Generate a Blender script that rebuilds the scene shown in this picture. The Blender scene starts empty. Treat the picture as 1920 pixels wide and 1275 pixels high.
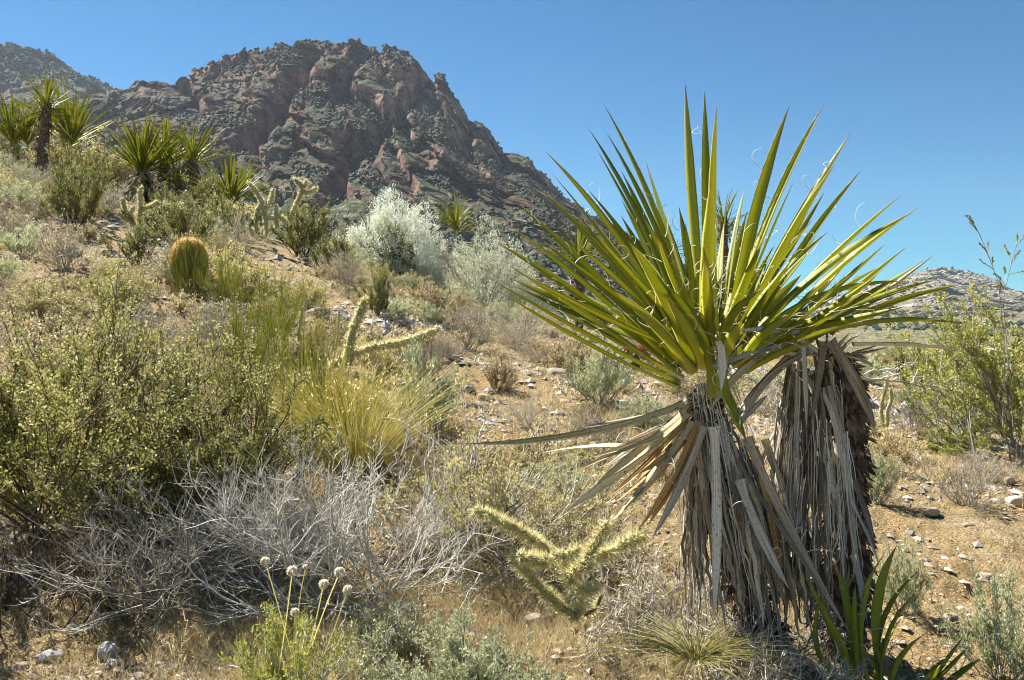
import bpy, math, random
import numpy as np
from mathutils import Vector, Matrix

sc = bpy.context.scene
COL = sc.collection
H = 1.0            # camera height in the scene's own z (ground near it is about z = 0)
FPX = 1707.0       # focal length in pixels of the 1920 px wide photograph

# ------------------------------------------------------------------ camera, sky, sun
cam_d = bpy.data.cameras.new('camera'); cam = bpy.data.objects.new('camera', cam_d); COL.objects.link(cam)
cam.location = (0, 0, H); cam.rotation_euler = (math.radians(90), 0, 0)
cam_d.sensor_width = 36; cam_d.lens = 36 * FPX / 1920; cam_d.clip_start = .05; cam_d.clip_end = 30000
sc.camera = cam

SUN_EL = math.radians(48)
SUN_AZ = math.radians(-46)      # clockwise from +Y : to the left, a little behind the hill
world = bpy.data.worlds.new('World'); sc.world = world; world.use_nodes = True
wn = world.node_tree.nodes; wl = world.node_tree.links
bg = wn['Background']
sky = wn.new('ShaderNodeTexSky'); sky.sky_type = 'NISHITA'; sky.sun_disc = False
sky.sun_elevation = SUN_EL; sky.sun_rotation = SUN_AZ
sky.altitude = 1400; sky.air_density = 0.9; sky.dust_density = 0.3; sky.ozone_density = 3.0
hs = wn.new('ShaderNodeHueSaturation'); hs.inputs['Saturation'].default_value = 1.3
tint = wn.new('ShaderNodeMix'); tint.data_type = 'RGBA'; tint.blend_type = 'MULTIPLY'; tint.inputs[0].default_value = 1; tint.inputs[7].default_value = (.42, .78, .76, 1)
wl.new(sky.outputs[0], hs.inputs['Color']); wl.new(hs.outputs[0], tint.inputs[6]); wl.new(tint.outputs[2], bg.inputs[0])
bg.inputs[1].default_value = 0.05
sun_d = bpy.data.lights.new('sun', 'SUN'); sun = bpy.data.objects.new('sun', sun_d); COL.objects.link(sun)
sun_d.energy = 5; sun_d.angle = math.radians(.53); sun_d.color = (1, .955, .88)
sv = Vector((math.sin(SUN_AZ) * math.cos(SUN_EL), math.cos(SUN_AZ) * math.cos(SUN_EL), math.sin(SUN_EL)))
sun.rotation_euler = sv.to_track_quat('Z', 'Y').to_euler(); sun.location = (-20, 20, 40)
sc.view_settings.view_transform = 'Standard'; sc.view_settings.look = 'None'
sc.view_settings.gamma = 1; sc.view_settings.use_curve_mapping = False
sc.view_settings.exposure = 1.58
sc.render.film_transparent = False
try:
    sc.cycles.max_bounces = 6; sc.cycles.transparent_max_bounces = 4; sc.cycles.diffuse_bounces = 2; sc.cycles.filter_width = 1.05
    sc.cycles.transmission_bounces = 3; sc.cycles.volume_bounces = 0
except Exception: pass

# ------------------------------------------------------------------ numpy helpers
def W(u, v, Y):
    return np.array([(u - 960) / FPX * Y, Y, H - (v - 637.5) / FPX * Y])
def proj(p):
    return 960 + FPX * p[0] / p[1], 637.5 - FPX * (p[2] - H) / p[1]
def nrm(a): return a / np.maximum(np.linalg.norm(a, axis=-1, keepdims=True), 1e-9)

def _h(ix, iy, iz, s):
    n = (ix.astype(np.int64) * 73856093) ^ (iy.astype(np.int64) * 19349663) ^ (iz.astype(np.int64) * 83492791) ^ (s * 2654435761)
    n = n & 0xffffffff
    n = ((n ^ (n >> 16)) * 0x45d9f3b) & 0xffffffff
    n = ((n ^ (n >> 16)) * 0x45d9f3b) & 0xffffffff
    n = n ^ (n >> 16)
    return (n & 0xffffff) / float(0xffffff)
def vnoise(P, seed=0):
    i = np.floor(P); f = P - i; i = i.astype(np.int64); w = f * f * (3 - 2 * f)
    r = 0
    for dx in (0, 1):
        for dy in (0, 1):
            for dz in (0, 1):
                wt = (w[:, 0] if dx else 1 - w[:, 0]) * (w[:, 1] if dy else 1 - w[:, 1]) * (w[:, 2] if dz else 1 - w[:, 2])
                r = r + wt * _h(i[:, 0] + dx, i[:, 1] + dy, i[:, 2] + dz, seed)
    return r * 2 - 1
def fbm(P, o=4, seed=0, g=.5):
    r = 0; a = 1; t = 0
    for k in range(o):
        r = r + a * vnoise(P * 2.03 ** k + 17.3 * k, seed + k); t += a; a *= g
    return r / t
def ridged(P, o=4, seed=0, g=.5):
    r = 0; a = 1; t = 0
    for k in range(o):
        r = r + a * (1 - 2 * np.abs(vnoise(P * 2.07 ** k + 9.1 * k, seed + k))); t += a; a *= g
    return r / t
def cells(P, seed=0):
    """faceted blocks: returns (tilted offset, distance to the block's edge)"""
    i0 = np.floor(P).astype(np.int64); n = len(P)
    d1 = np.full(n, 9.); d2 = np.full(n, 9.); val = np.zeros(n)
    for dx in (-1, 0, 1):
        for dy in (-1, 0, 1):
            for dz in (-1, 0, 1):
                a, b, c = i0[:, 0] + dx, i0[:, 1] + dy, i0[:, 2] + dz
                px = a + _h(a, b, c, seed); py = b + _h(a, b, c, seed + 1); pz = c + _h(a, b, c, seed + 2)
                ex, ey, ez = P[:, 0] - px, P[:, 1] - py, P[:, 2] - pz
                d = ex * ex + ey * ey + ez * ez
                near = d < d1
                d2 = np.where(near, d1, np.minimum(d2, d))
                t = (_h(a, b, c, seed + 3) - .5) + ex * (_h(a, b, c, seed + 4) - .5) * 1.2 + ey * (_h(a, b, c, seed + 5) - .5) * 1.2 + ez * (_h(a, b, c, seed + 6) - .5) * 1.2
                val = np.where(near, t, val); d1 = np.where(near, d, d1)
    return val, np.sqrt(d2) - np.sqrt(d1)

class Geo:
    def __init__(s): s.V = []; s.F = []; s.A = []; s.B = []; s.C = []; s.n = 0
    def add(s, V, F, rnd=0, along=0, across=0):
        V = np.asarray(V, float).reshape(-1, 3); m = len(V)
        s.V.append(V); s.F.append(np.asarray(F, np.int64) + s.n); s.n += m
        for L, x in ((s.A, rnd), (s.B, along), (s.C, across)):
            L.append(np.broadcast_to(np.asarray(x, float), (m,)) if np.ndim(x) == 0 else np.asarray(x, float).reshape(-1))
        return s
    def mesh(s, name, mat, smooth=True, offset=None):
        me = bpy.data.meshes.new(name)
        if not s.V: return me
        V = np.concatenate(s.V)
        if offset is not None: V = V - np.asarray(offset)
        counts = np.concatenate([np.full(len(f), f.shape[1]) for f in s.F])
        idx = np.concatenate([f.reshape(-1) for f in s.F])
        me.vertices.add(len(V)); me.vertices.foreach_set('co', V.astype(np.float32).ravel())
        me.loops.add(len(idx)); me.loops.foreach_set('vertex_index', idx.astype(np.int32))
        me.polygons.add(len(counts))
        me.polygons.foreach_set('loop_start', np.concatenate([[0], np.cumsum(counts)[:-1]]).astype(np.int32))
        if smooth: me.polygons.foreach_set('use_smooth', np.ones(len(counts), bool))
        me.update(calc_edges=True)
        if not smooth: me.shade_flat()
        for nm, L in (('rnd', s.A), ('along', s.B), ('across', s.C)):
            at = me.attributes.new(nm, 'FLOAT', 'POINT'); at.data.foreach_set('value', np.concatenate(L).astype(np.float32))
        if mat: me.materials.append(mat)
        return me

def link(name, me, parent=None, loc=None, rot=None, scale=None):
    o = bpy.data.objects.new(name, me); COL.objects.link(o)
    if parent: o.parent = parent
    if loc is not None: o.location = [float(c) for c in loc]
    if rot is not None: o.rotation_euler = rot
    if scale is not None: o.scale = (scale,) * 3 if np.ndim(scale) == 0 else scale
    return o
def part(name, geo, mat, parent, smooth=True, stuff=False, offset=None):
    o = link(name, geo.mesh(name, mat, smooth, offset), parent)
    if stuff: o['kind'] = 'stuff'
    return o
THINGS = []
def tag(o, label, cat, group=None):
    o['label'] = label; o['category'] = cat
    if group: o['group'] = group
    THINGS.append(o); return o
def thing(name, label, cat, loc, group=None):
    return tag(link(name, None, None, loc), label, cat, group)
def copy_thing(src, loc, rz=0, scale=1):
    r = src.copy(); COL.objects.link(r)
    r.location = [float(c) for c in loc]; r.rotation_euler = (0, 0, rz); r.scale = (scale,) * 3 if np.ndim(scale) == 0 else scale
    for ch in src.children:
        c = ch.copy(); COL.objects.link(c); c.parent = r
        for g in ch.children:
            d = g.copy(); COL.objects.link(d); d.parent = c
    THINGS.append(r)
    return r

def tubes(P, R, sides=3, rng=None, cap=False):
    P = np.asarray(P, float); N, k, _ = P.shape; R = np.broadcast_to(R, (N, k))
    T = nrm(np.gradient(P, axis=1))
    ref = nrm(np.cross(T[:, 0], np.array([.31, .77, .55]))) + 1e-3
    ref = np.repeat(ref[:, None], k, 1); n1 = nrm(ref - (ref * T).sum(-1, keepdims=True) * T); n2 = np.cross(T, n1)
    a = np.arange(sides) * 2 * math.pi / sides
    V = P[:, :, None] + R[:, :, None, None] * (n1[:, :, None] * np.cos(a)[None, None, :, None] + n2[:, :, None] * np.sin(a)[None, None, :, None])
    b = (np.arange(N) * k * sides)[:, None, None] + (np.arange(k - 1) * sides)[None, :, None]
    j = np.arange(sides)[None, None]; j2 = (j + 1) % sides
    F = np.stack([b + j, b + j2, b + sides + j2, b + sides + j], -1).reshape(-1, 4)
    al = np.broadcast_to(np.linspace(0, 1, k)[None, :, None], (N, k, sides)).ravel()
    return V.reshape(-1, 3), F, al
def add_tubes(g, P, R, sides=3, rnd=None):
    V, F, al = tubes(P, R, sides); N = len(P); k = P.shape[1]
    g.add(V, F, np.repeat(rnd if rnd is not None else np.random.rand(N), k * sides), al)
def add_leaves(g, C, D, L, Wd, rng, rnd, fold=.15):
    N = len(C); D = nrm(D); S = nrm(np.cross(D, nrm(rng.normal(size=(N, 3)))))
    U = np.cross(D, S); L = np.broadcast_to(L, (N,))[:, None]; Wd = np.broadcast_to(Wd, (N,))[:, None]
    m = C + D * L * .5
    V = np.stack([C, m + S * Wd * .5 + U * Wd * fold, C + D * L, m - S * Wd * .5 + U * Wd * fold], 1).reshape(-1, 3)
    F = (np.arange(N) * 4)[:, None] + np.arange(4)[None]
    g.add(V, F, np.repeat(rnd, 4), np.tile([0, .5, 1, .5], N))
def grow(rng, S, D, L, k, wob=.15, lift=0.):
    P = [S]; d = nrm(D); L = np.broadcast_to(L, (len(S),))
    for i in range(k - 1):
        d = nrm(d + wob * rng.normal(size=d.shape) + np.array([0, 0, lift])); P.append(P[-1] + d * (L / (k - 1))[:, None])
    return np.stack(P, 1)
def spawn(rng, P, n, t0, t1, spread, out=0., up=0.):
    N, k, _ = P.shape; i = np.repeat(np.arange(N), n); t = rng.uniform(t0, t1, len(i)) * (k - 1)
    a = np.minimum(t.astype(int), k - 2); f = (t - a)[:, None]
    S = P[i, a] * (1 - f) + P[i, a + 1] * f; T = nrm(P[i, a + 1] - P[i, a])
    O = nrm(S * np.array([1, 1, .6]) + 1e-4)
    D = nrm(T + spread * rng.normal(size=S.shape) + out * O + np.array([0, 0, up]))
    return S, D, i
def along_pts(rng, P, n, t0=.1, t1=1.):
    N, k, _ = P.shape; i = rng.integers(0, N, n); t = rng.uniform(t0, t1, n) * (k - 1)
    a = np.minimum(t.astype(int), k - 2); f = (t - a)[:, None]
    return P[i, a] * (1 - f) + P[i, a + 1] * f, nrm(P[i, a + 1] - P[i, a]), i

# ------------------------------------------------------------------ materials
def new_mat(name):
    m = bpy.data.materials.new(name); m.use_nodes = True; nt = m.node_tree
    return m, nt.nodes, nt.links, nt.nodes['Principled BSDF']
def ramp(n, l, src, stops, interp='LINEAR'):
    r = n.new('ShaderNodeValToRGB'); e = r.color_ramp.elements; r.color_ramp.interpolation = interp
    e[0].position, e[0].color = stops[0][0], (*stops[0][1], 1); e[1].position, e[1].color = stops[-1][0], (*stops[-1][1], 1)
    for p, c in stops[1:-1]:
        x = e.new(p); x.color = (*c, 1)
    l.new(src, r.inputs[0]); return r.outputs[0]
def attr(n, name):
    a = n.new('ShaderNodeAttribute'); a.attribute_name = name; return a.outputs['Fac']
def mathn(n, l, op, a, b=None):
    m = n.new('ShaderNodeMath'); m.operation = op
    for i, x in enumerate((a, b)):
        if x is None: continue
        if isinstance(x, (int, float)): m.inputs[i].default_value = x
        else: l.new(x, m.inputs[i])
    return m.outputs[0]
def mixc(n, l, f, a, b, mode='MIX'):
    m = n.new('ShaderNodeMix'); m.data_type = 'RGBA'; m.blend_type = mode
    for i, x in ((0, f), (6, a), (7, b)):
        if isinstance(x, (int, float)): m.inputs[i].default_value = x
        elif isinstance(x, tuple): m.inputs[i].default_value = (*x, 1)
        else: l.new(x, m.inputs[i])
    return m.outputs[2]
def noise(n, l, scale, detail=4, vec=None, rough=.55):
    t = n.new('ShaderNodeTexNoise'); t.inputs['Scale'].default_value = scale; t.inputs['Detail'].default_value = detail
    t.inputs['Roughness'].default_value = rough
    if vec is not None: l.new(vec, t.inputs['Vector'])
    return t.outputs[0]
def coord(n, which='Object'): return n.new('ShaderNodeTexCoord').outputs[which]
def bump(n, l, b, h, strength=.5, dist=.01):
    x = n.new('ShaderNodeBump'); x.inputs['Strength'].default_value = strength; x.inputs['Distance'].default_value = dist
    l.new(h, x.inputs['Height']); l.new(x.outputs[0], b.inputs['Normal'])

def foliage_mat(name, cols, trans=.25, rough=.55, vary=.25):
    m, n, l, b = new_mat(name)
    k = len(cols); c = ramp(n, l, attr(n, 'rnd'), [(i / (k - 1), cc) for i, cc in enumerate(cols)])
    oi = n.new('ShaderNodeObjectInfo')
    hv = n.new('ShaderNodeHueSaturation'); l.new(c, hv.inputs['Color'])
    v = mathn(n, l, 'MULTIPLY_ADD', oi.outputs['Random'], vary * 2); v.node.inputs[2].default_value = 1 - vary
    l.new(v, hv.inputs['Value'])
    l.new(hv.outputs[0], b.inputs['Base Color']); b.inputs['Roughness'].default_value = rough
    b.inputs['Specular IOR Level'].default_value = .3
    if trans:
        t = n.new('ShaderNodeBsdfTranslucent'); l.new(hv.outputs[0], t.inputs[0]); mx = n.new('ShaderNodeMixShader')
        mx.inputs[0].default_value = trans; l.new(b.outputs[0], mx.inputs[1]); l.new(t.outputs[0], mx.inputs[2])
        l.new(mx.outputs[0], n['Material Output'].inputs[0])
    return m
M = {}
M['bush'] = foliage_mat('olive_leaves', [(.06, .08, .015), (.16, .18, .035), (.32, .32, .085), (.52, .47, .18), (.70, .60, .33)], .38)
M['olive'] = foliage_mat('dark_olive_leaves', [(.07, .08, .018), (.16, .17, .04), (.27, .27, .08), (.42, .38, .16)], .3)
M['yellow'] = foliage_mat('yellow_green_leaves', [(.20, .18, .05), (.40, .36, .12), (.58, .50, .23), (.74, .63, .38)], .35)
M['sage'] = foliage_mat('sage_green_leaves', [(.18, .20, .09), (.35, .38, .19), (.52, .54, .31), (.68, .67, .45)], .35)
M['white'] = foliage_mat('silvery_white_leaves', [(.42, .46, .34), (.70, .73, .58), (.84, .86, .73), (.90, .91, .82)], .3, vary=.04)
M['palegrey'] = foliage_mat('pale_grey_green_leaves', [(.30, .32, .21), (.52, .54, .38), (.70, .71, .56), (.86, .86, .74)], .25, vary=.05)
M['green'] = foliage_mat('bright_green_leaves', [(.08, .12, .02), (.15, .20, .035), (.22, .26, .05), (.32, .32, .09)], .3)
M['greystem'] = foliage_mat('grey_twigs', [(.14, .12, .09), (.30, .27, .215), (.48, .44, .37), (.66, .62, .54)], 0, .8)
M['brownstem'] = foliage_mat('brown_twigs', [(.05, .035, .025), (.12, .085, .06), (.22, .17, .12)], 0, .85)
M['palestem'] = foliage_mat('bleached_twigs', [(.26, .24, .20), (.48, .45, .39), (.66, .63, .56), (.80, .77, .70)], 0, .8, .1)
M['ephedra'] = foliage_mat('green_stalks', [(.18, .23, .03), (.32, .37, .06), (.48, .49, .10), (.66, .56, .18)], .45)
M['gold'] = foliage_mat('golden_grass', [(.42, .40, .10), (.62, .58, .18), (.80, .72, .28), (.88, .82, .48)], .55)
M['drygrass'] = foliage_mat('dry_grass', [(.30, .21, .08), (.54, .42, .20), (.70, .58, .34), (.80, .71, .50)], .4)
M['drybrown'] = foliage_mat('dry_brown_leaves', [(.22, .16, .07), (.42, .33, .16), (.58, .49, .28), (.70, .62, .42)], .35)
M['spine'] = foliage_mat('straw_spines', [(.55, .46, .18), (.72, .64, .30), (.82, .77, .45), (.88, .84, .62)], .45, .4, .05)
M['redspine'] = foliage_mat('orange_spines', [(.50, .24, .07), (.70, .40, .13), (.82, .58, .22), (.88, .72, .38)], .4, .4, .1)
M['crimson'] = foliage_mat('red_spines', [(.30, .04, .03), (.45, .08, .06), (.6, .2, .12)], .2, .4, .1)
M['flower'] = foliage_mat('cream_flowers', [(.74, .64, .46), (.84, .78, .62), (.88, .85, .74)], .45, .7, .05)
M['yflower'] = foliage_mat('yellow_flowers', [(.55, .42, .02), (.65, .52, .04)], .2)

def yucca_leaf_mat(name, dry=0.):
    m, n, l, b = new_mat(name)
    al, ac, rn = attr(n, 'along'), attr(n, 'across'), attr(n, 'rnd')
    cx = n.new('ShaderNodeCombineXYZ')
    l.new(mathn(n, l, 'MULTIPLY', ac, 9.), cx.inputs[0]); l.new(mathn(n, l, 'MULTIPLY', al, 2.2), cx.inputs[1]); l.new(mathn(n, l, 'MULTIPLY', rn, 60.), cx.inputs[2])
    streak = noise(n, l, 1., 3, cx.outputs[0])
    cy = n.new('ShaderNodeCombineXYZ')
    l.new(mathn(n, l, 'MULTIPLY', ac, 5.), cy.inputs[0]); l.new(mathn(n, l, 'MULTIPLY', al, 40.), cy.inputs[1]); l.new(mathn(n, l, 'MULTIPLY', rn, 90.), cy.inputs[2])
    spots = noise(n, l, 1., 2, cy.outputs[0])
    if not dry:
        c = ramp(n, l, al, [(0, (.55, .55, .16)), (.12, (.44, .47, .06)), (.4, (.28, .34, .035)), (.82, (.23, .29, .04)), (.92, (.34, .28, .08)), (.975, (.22, .11, .04)), (1, (.07, .03, .02))])
        c = mixc(n, l, mathn(n, l, 'MULTIPLY', ramp(n, l, streak, [(.4, (0, 0, 0)), (.7, (1, 1, 1))]), .5), c, (.46, .46, .075))
        hv = n.new('ShaderNodeHueSaturation'); l.new(c, hv.inputs['Color'])
        v = mathn(n, l, 'MULTIPLY_ADD', rn, .65); v.node.inputs[2].default_value = .65; l.new(v, hv.inputs['Value'])
        h = mathn(n, l, 'MULTIPLY_ADD', rn, -.03); h.node.inputs[2].default_value = .51; l.new(h, hv.inputs['Hue'])
        c = mixc(n, l, ramp(n, l, spots, [(.64, (0, 0, 0)), (.70, (1, 1, 1))]), hv.outputs[0], (.20, .13, .04))
        edge = ramp(n, l, mathn(n, l, 'ABSOLUTE', ac), [(.90, (0, 0, 0)), (.98, (1, 1, 1))])
        c = mixc(n, l, edge, c, (.48, .40, .18))
        tr, rough = .40, .5
    else:
        c = ramp(n, l, mathn(n, l, 'ADD', mathn(n, l, 'MULTIPLY', streak, .7), mathn(n, l, 'MULTIPLY', rn, .3)),
                 [(.28, (.08, .055, .035)), (.42, (.27, .22, .155)), (.54, (.52, .45, .35)), (.70, (.84, .78, .66))] if dry < 2 else
                 [(.25, (.24, .11, .03)), (.40, (.50, .31, .11)), (.52, (.70, .55, .28)), (.70, (.84, .76, .54))])
        c = mixc(n, l, ramp(n, l, spots, [(.60, (0, 0, 0)), (.68, (1, 1, 1))]), c, (.10, .075, .06))
        tr, rough = .08, .75
    l.new(c, b.inputs['Base Color']); b.inputs['Roughness'].default_value = rough; b.inputs['Specular IOR Level'].default_value = .2
    bump(n, l, b, streak, .5, .002)
    t = n.new('ShaderNodeBsdfTranslucent'); l.new(mixc(n, l, .65, c, (.72, .70, .05)) if not dry else c, t.inputs[0]); mx = n.new('ShaderNodeMixShader')
    mx.inputs[0].default_value = tr; l.new(b.outputs[0], mx.inputs[1]); l.new(t.outputs[0], mx.inputs[2]); l.new(mx.outputs[0], n['Material Output'].inputs[0])
    return m
M['yleaf'] = yucca_leaf_mat('yucca_leaf'); M['ydead'] = yucca_leaf_mat('grey_dead_leaf', 1); M['ytan'] = yucca_leaf_mat('tan_dead_leaf', 2)

def bark_mat():
    m, n, l, b = new_mat('yucca_bark'); o = coord(n)
    f = noise(n, l, 28, 6, o)
    l.new(ramp(n, l, f, [(.3, (.035, .022, .015)), (.5, (.13, .085, .055)), (.7, (.28, .20, .14))]), b.inputs['Base Color'])
    b.inputs['Roughness'].default_value = .9; bump(n, l, b, f, .8, .01); return m
M['bark'] = bark_mat()
def ground_mat():
    m, n, l, b = new_mat('desert_soil'); o = coord(n)
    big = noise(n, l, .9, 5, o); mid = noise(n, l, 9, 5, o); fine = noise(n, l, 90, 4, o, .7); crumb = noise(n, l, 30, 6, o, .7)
    c = ramp(n, l, mid, [(.3, (.22, .155, .075)), (.5, (.37, .28, .145)), (.7, (.52, .42, .25))])
    c = mixc(n, l, ramp(n, l, big, [(.42, (0, 0, 0)), (.62, (1, 1, 1))]), c, mixc(n, l, fine, (.36, .235, .09), (.48, .35, .17)))
    vo = n.new('ShaderNodeTexVoronoi'); vo.inputs['Scale'].default_value = 45; l.new(o, vo.inputs['Vector'])
    hsv = n.new('ShaderNodeSeparateColor'); l.new(vo.outputs['Color'], hsv.inputs[0])
    peb = ramp(n, l, vo.outputs['Distance'], [(.22, (1, 1, 1)), (.34, (0, 0, 0))])
    pm = mathn(n, l, 'MULTIPLY', peb, mathn(n, l, 'GREATER_THAN', hsv.outputs[0], .55))
    c = mixc(n, l, pm, c, ramp(n, l, hsv.outputs[1], [(0, (.25, .17, .10)), (.5, (.42, .33, .24)), (1, (.62, .56, .48))]))
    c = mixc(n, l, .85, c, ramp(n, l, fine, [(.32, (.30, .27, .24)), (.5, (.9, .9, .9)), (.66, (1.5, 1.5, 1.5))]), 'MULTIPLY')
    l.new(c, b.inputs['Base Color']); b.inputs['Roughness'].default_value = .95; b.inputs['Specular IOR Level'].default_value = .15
    hsum = mathn(n, l, 'ADD', mathn(n, l, 'ADD', mathn(n, l, 'MULTIPLY', fine, .5), mathn(n, l, 'MULTIPLY', crumb, 1.4)), mathn(n, l, 'ADD', mid, mathn(n, l, 'MULTIPLY', pm, .35)))
    bump(n, l, b, hsum, 1., .035); return m
M['ground'] = ground_mat()
def stone_mat(name, a, bb, c3):
    m, n, l, b = new_mat(name); o = coord(n); oi = n.new('ShaderNodeObjectInfo'); f = noise(n, l, 14, 6, o, .65)
    c = ramp(n, l, f, [(.3, a), (.5, bb), (.72, c3)])
    rn = attr(n, 'rnd'); hv = n.new('ShaderNodeHueSaturation'); l.new(c, hv.inputs['Color'])
    s = mathn(n, l, 'FRACT', mathn(n, l, 'ADD', rn, oi.outputs['Random'])); v = mathn(n, l, 'MULTIPLY_ADD', s, .8); v.node.inputs[2].default_value = .6; l.new(v, hv.inputs['Value'])
    l.new(hv.outputs[0], b.inputs['Base Color']); b.inputs['Roughness'].default_value = .9; bump(n, l, b, f, .6, .01); return m
M['stone'] = stone_mat('tan_stone', (.24, .17, .11), (.40, .32, .24), (.56, .49, .40))
M['greystone'] = stone_mat('grey_stone', (.20, .18, .17), (.38, .36, .34), (.56, .54, .52))

def mountain_mat(name, far=False):
    m, n, l, b = new_mat(name); g = n.new('ShaderNodeNewGeometry'); pos = g.outputs['Position']
    sep = n.new('ShaderNodeSeparateXYZ'); l.new(g.outputs['Normal'], sep.inputs[0]); nz = sep.outputs[2]
    big = noise(n, l, .008, 4, pos); mid = noise(n, l, .05, 6, pos, .6); fine = noise(n, l, .35, 5, pos, .7)
    if far:
        rock = ramp(n, l, mid, [(.37, (.15, .125, .10)), (.5, (.30, .26, .21)), (.62, (.48, .44, .38))])
    else:
        red = ramp(n, l, mid, [(.36, (.06, .024, .020)), (.5, (.165, .075, .055)), (.64, (.31, .175, .125))])
        grey = ramp(n, l, mid, [(.36, (.09, .05, .04)), (.5, (.25, .155, .115)), (.64, (.44, .31, .235))])
        rock = mixc(n, l, mathn(n, l, 'ADD', attr(n, 'across'), ramp(n, l, big, [(.45, (0, 0, 0)), (.65, (.6, .6, .6))])), red, grey)
    rock = mixc(n, l, .6, rock, ramp(n, l, fine, [(.35, (.35, .35, .38)), (.62, (1.35, 1.3, 1.25))]), 'MULTIPLY')
    soil = ramp(n, l, noise(n, l, .25, 5, pos, .7), [(.35, (.10, .09, .04)), (.5, (.21, .175, .09)), (.65, (.34, .28, .16))])
    ap = attr(n, 'along')   # how gentle the slope is meant to be (talus and apron)
    sm = mathn(n, l, 'ADD', mathn(n, l, 'MULTIPLY', nz, .9), mathn(n, l, 'MULTIPLY', mathn(n, l, 'SUBTRACT', mid, .5), .9))
    sm = mathn(n, l, 'ADD', sm, mathn(n, l, 'MULTIPLY', ap, .35))
    c = mixc(n, l, ramp(n, l, sm, [(.80, (0, 0, 0)), (1.0, (1, 1, 1))]), rock, soil)
    vg = mathn(n, l, 'ADD', mathn(n, l, 'MULTIPLY', noise(n, l, .10, 5, pos, .75), 1.), mathn(n, l, 'MULTIPLY', nz, .20 if far else .30))
    c = mixc(n, l, ramp(n, l, vg, [(.68, (0, 0, 0)), (.76, (1, 1, 1))]), c, (.045, .06, .025))
    l.new(c, b.inputs['Base Color']); b.inputs['Roughness'].default_value = .95; b.inputs['Specular IOR Level'].default_value = .1
    bump(n, l, b, mathn(n, l, 'ADD', mid, mathn(n, l, 'MULTIPLY', fine, .3)), .9, 6.); return m
M['mtn'] = mountain_mat('mountain_rock'); M['farmtn'] = mountain_mat('pale_mountain_rock', True)
M['mshrub'] = foliage_mat('far_shrubs', [(.018, .030, .014), (.035, .052, .022), (.06, .075, .03)], 0, .9)

# ------------------------------------------------------------------ terrain
TU = np.array([-1500, -500, 0, 480, 960, 1440, 1920, 2600, 3800.])
TY = np.array([1.2, 2.0, 2.6, 3.5, 5, 8, 12, 16, 19, 24, 60, 200, 1200, 9000.])
TZ = np.array([
 [-1.0, -.95, -.90, -.75, -.2, 0.9, 2.3, 3.8, 4.6, 4.6, 0, -12, -12, -12],
 [-1.0, -.95, -.92, -.78, -.3, 0.7, 1.95, 3.3, 4.1, 4.0, -2, -14, -12, -12],
 [-1.0, -.97, -.95, -.85, -.38, 0.52, 1.65, 3.0, 3.85, 3.6, -4, -14, -12, -12],
 [-1.0, -.95, -.93, -.80, -.45, .25, 1.1, 1.95, 2.2, 1.8, -4, -14, -12, -12],
 [-1.0, -.95, -.90, -.80, -.60, -.25, .20, .38, .35, .1, -3, -14, -12, -12],
 [-1.0, -.95, -.89, -.85, -.80, -.60, -.42, -.36, -.35, -.4, -2, -10, -12, -12],
 [-1.0, -1.0, -1.0, -1.0, -.98, -.90, -.80, -.74, -.7, -.7, -1.2, -1.6, -6, -12],
 [-1.0, -1.0, -1.0, -1.0, -1.0, -1.0, -1.0, -1.0, -1.0, -1.0, -1.2, -2, -6, -12],
 [-1.0, -1.0, -1.0, -1.0, -1.0, -1.0, -1.0, -1.0, -1.0, -1.0, -1.2, -2, -6, -12]]).T
_uu = np.linspace(TU[0], TU[-1], 240); _ly = np.linspace(math.log(TY[0]), math.log(TY[-1]), 360)
_t = np.stack([np.interp(_ly, np.log(TY), TZ[:, j]) for j in range(len(TU))], 1)
_t = np.stack([np.interp(_uu, TU, r) for r in _t], 0)
for _ in range(3):
    p = np.pad(_t, 4, mode='edge'); _t = sum(p[4 + a:4 + a + _t.shape[0], 4:-4] for a in range(-4, 5)) / 9
    p = np.pad(_t, 5, mode='edge'); _t = sum(p[5:-5, 5 + a:5 + a + _t.shape[1]] for a in range(-5, 6)) / 11
def gz(x, y, detail=True):
    x = np.atleast_1d(np.asarray(x, float)); y = np.atleast_1d(np.asarray(y, float))
    yy = np.maximum(y, 1.2); u = np.clip(960 + FPX * x / yy, TU[0], TU[-1] - 1); ly = np.clip(np.log(yy), _ly[0], _ly[-1] - 1e-6)
    a = (u - _uu[0]) / (_uu[1] - _uu[0]); b = (ly - _ly[0]) / (_ly[1] - _ly[0])
    i = np.clip(a.astype(int), 0, 238); j = np.clip(b.astype(int), 0, 358); fa = np.clip(a - i, 0, 1); fb = np.clip(b - j, 0, 1)
    z = (_t[j, i] * (1 - fa) + _t[j, i + 1] * fa) * (1 - fb) + (_t[j + 1, i] * (1 - fa) + _t[j + 1, i + 1] * fa) * fb
    P = np.stack([x, y, 0 * x], 1)
    if detail:
        fade = np.clip(60 / np.maximum(np.abs(y), 1), 0, 1)
        z = z + fade * (.10 * fbm(P * .55, 3, 5) + .035 * fbm(P * 3, 3, 9))
    return z + H
def gz1(x, y): return float(gz(x, y)[0])
def Yhit(u, v, lo=1.6, hi=26):
    Y = np.exp(np.linspace(math.log(lo), math.log(hi), 900)); x = (u - 960) / FPX * Y
    vv = 637.5 - FPX * (gz(x, Y) - H) / Y
    k = np.where(vv <= v)[0]
    return float(Y[k[0]]) if len(k) else float(Y[np.argmin(vv)])
def spot(u, v):
    Y = Yhit(u, v); x = (u - 960) / FPX * Y
    return np.array([x, Y, gz1(x, Y)])

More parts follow.
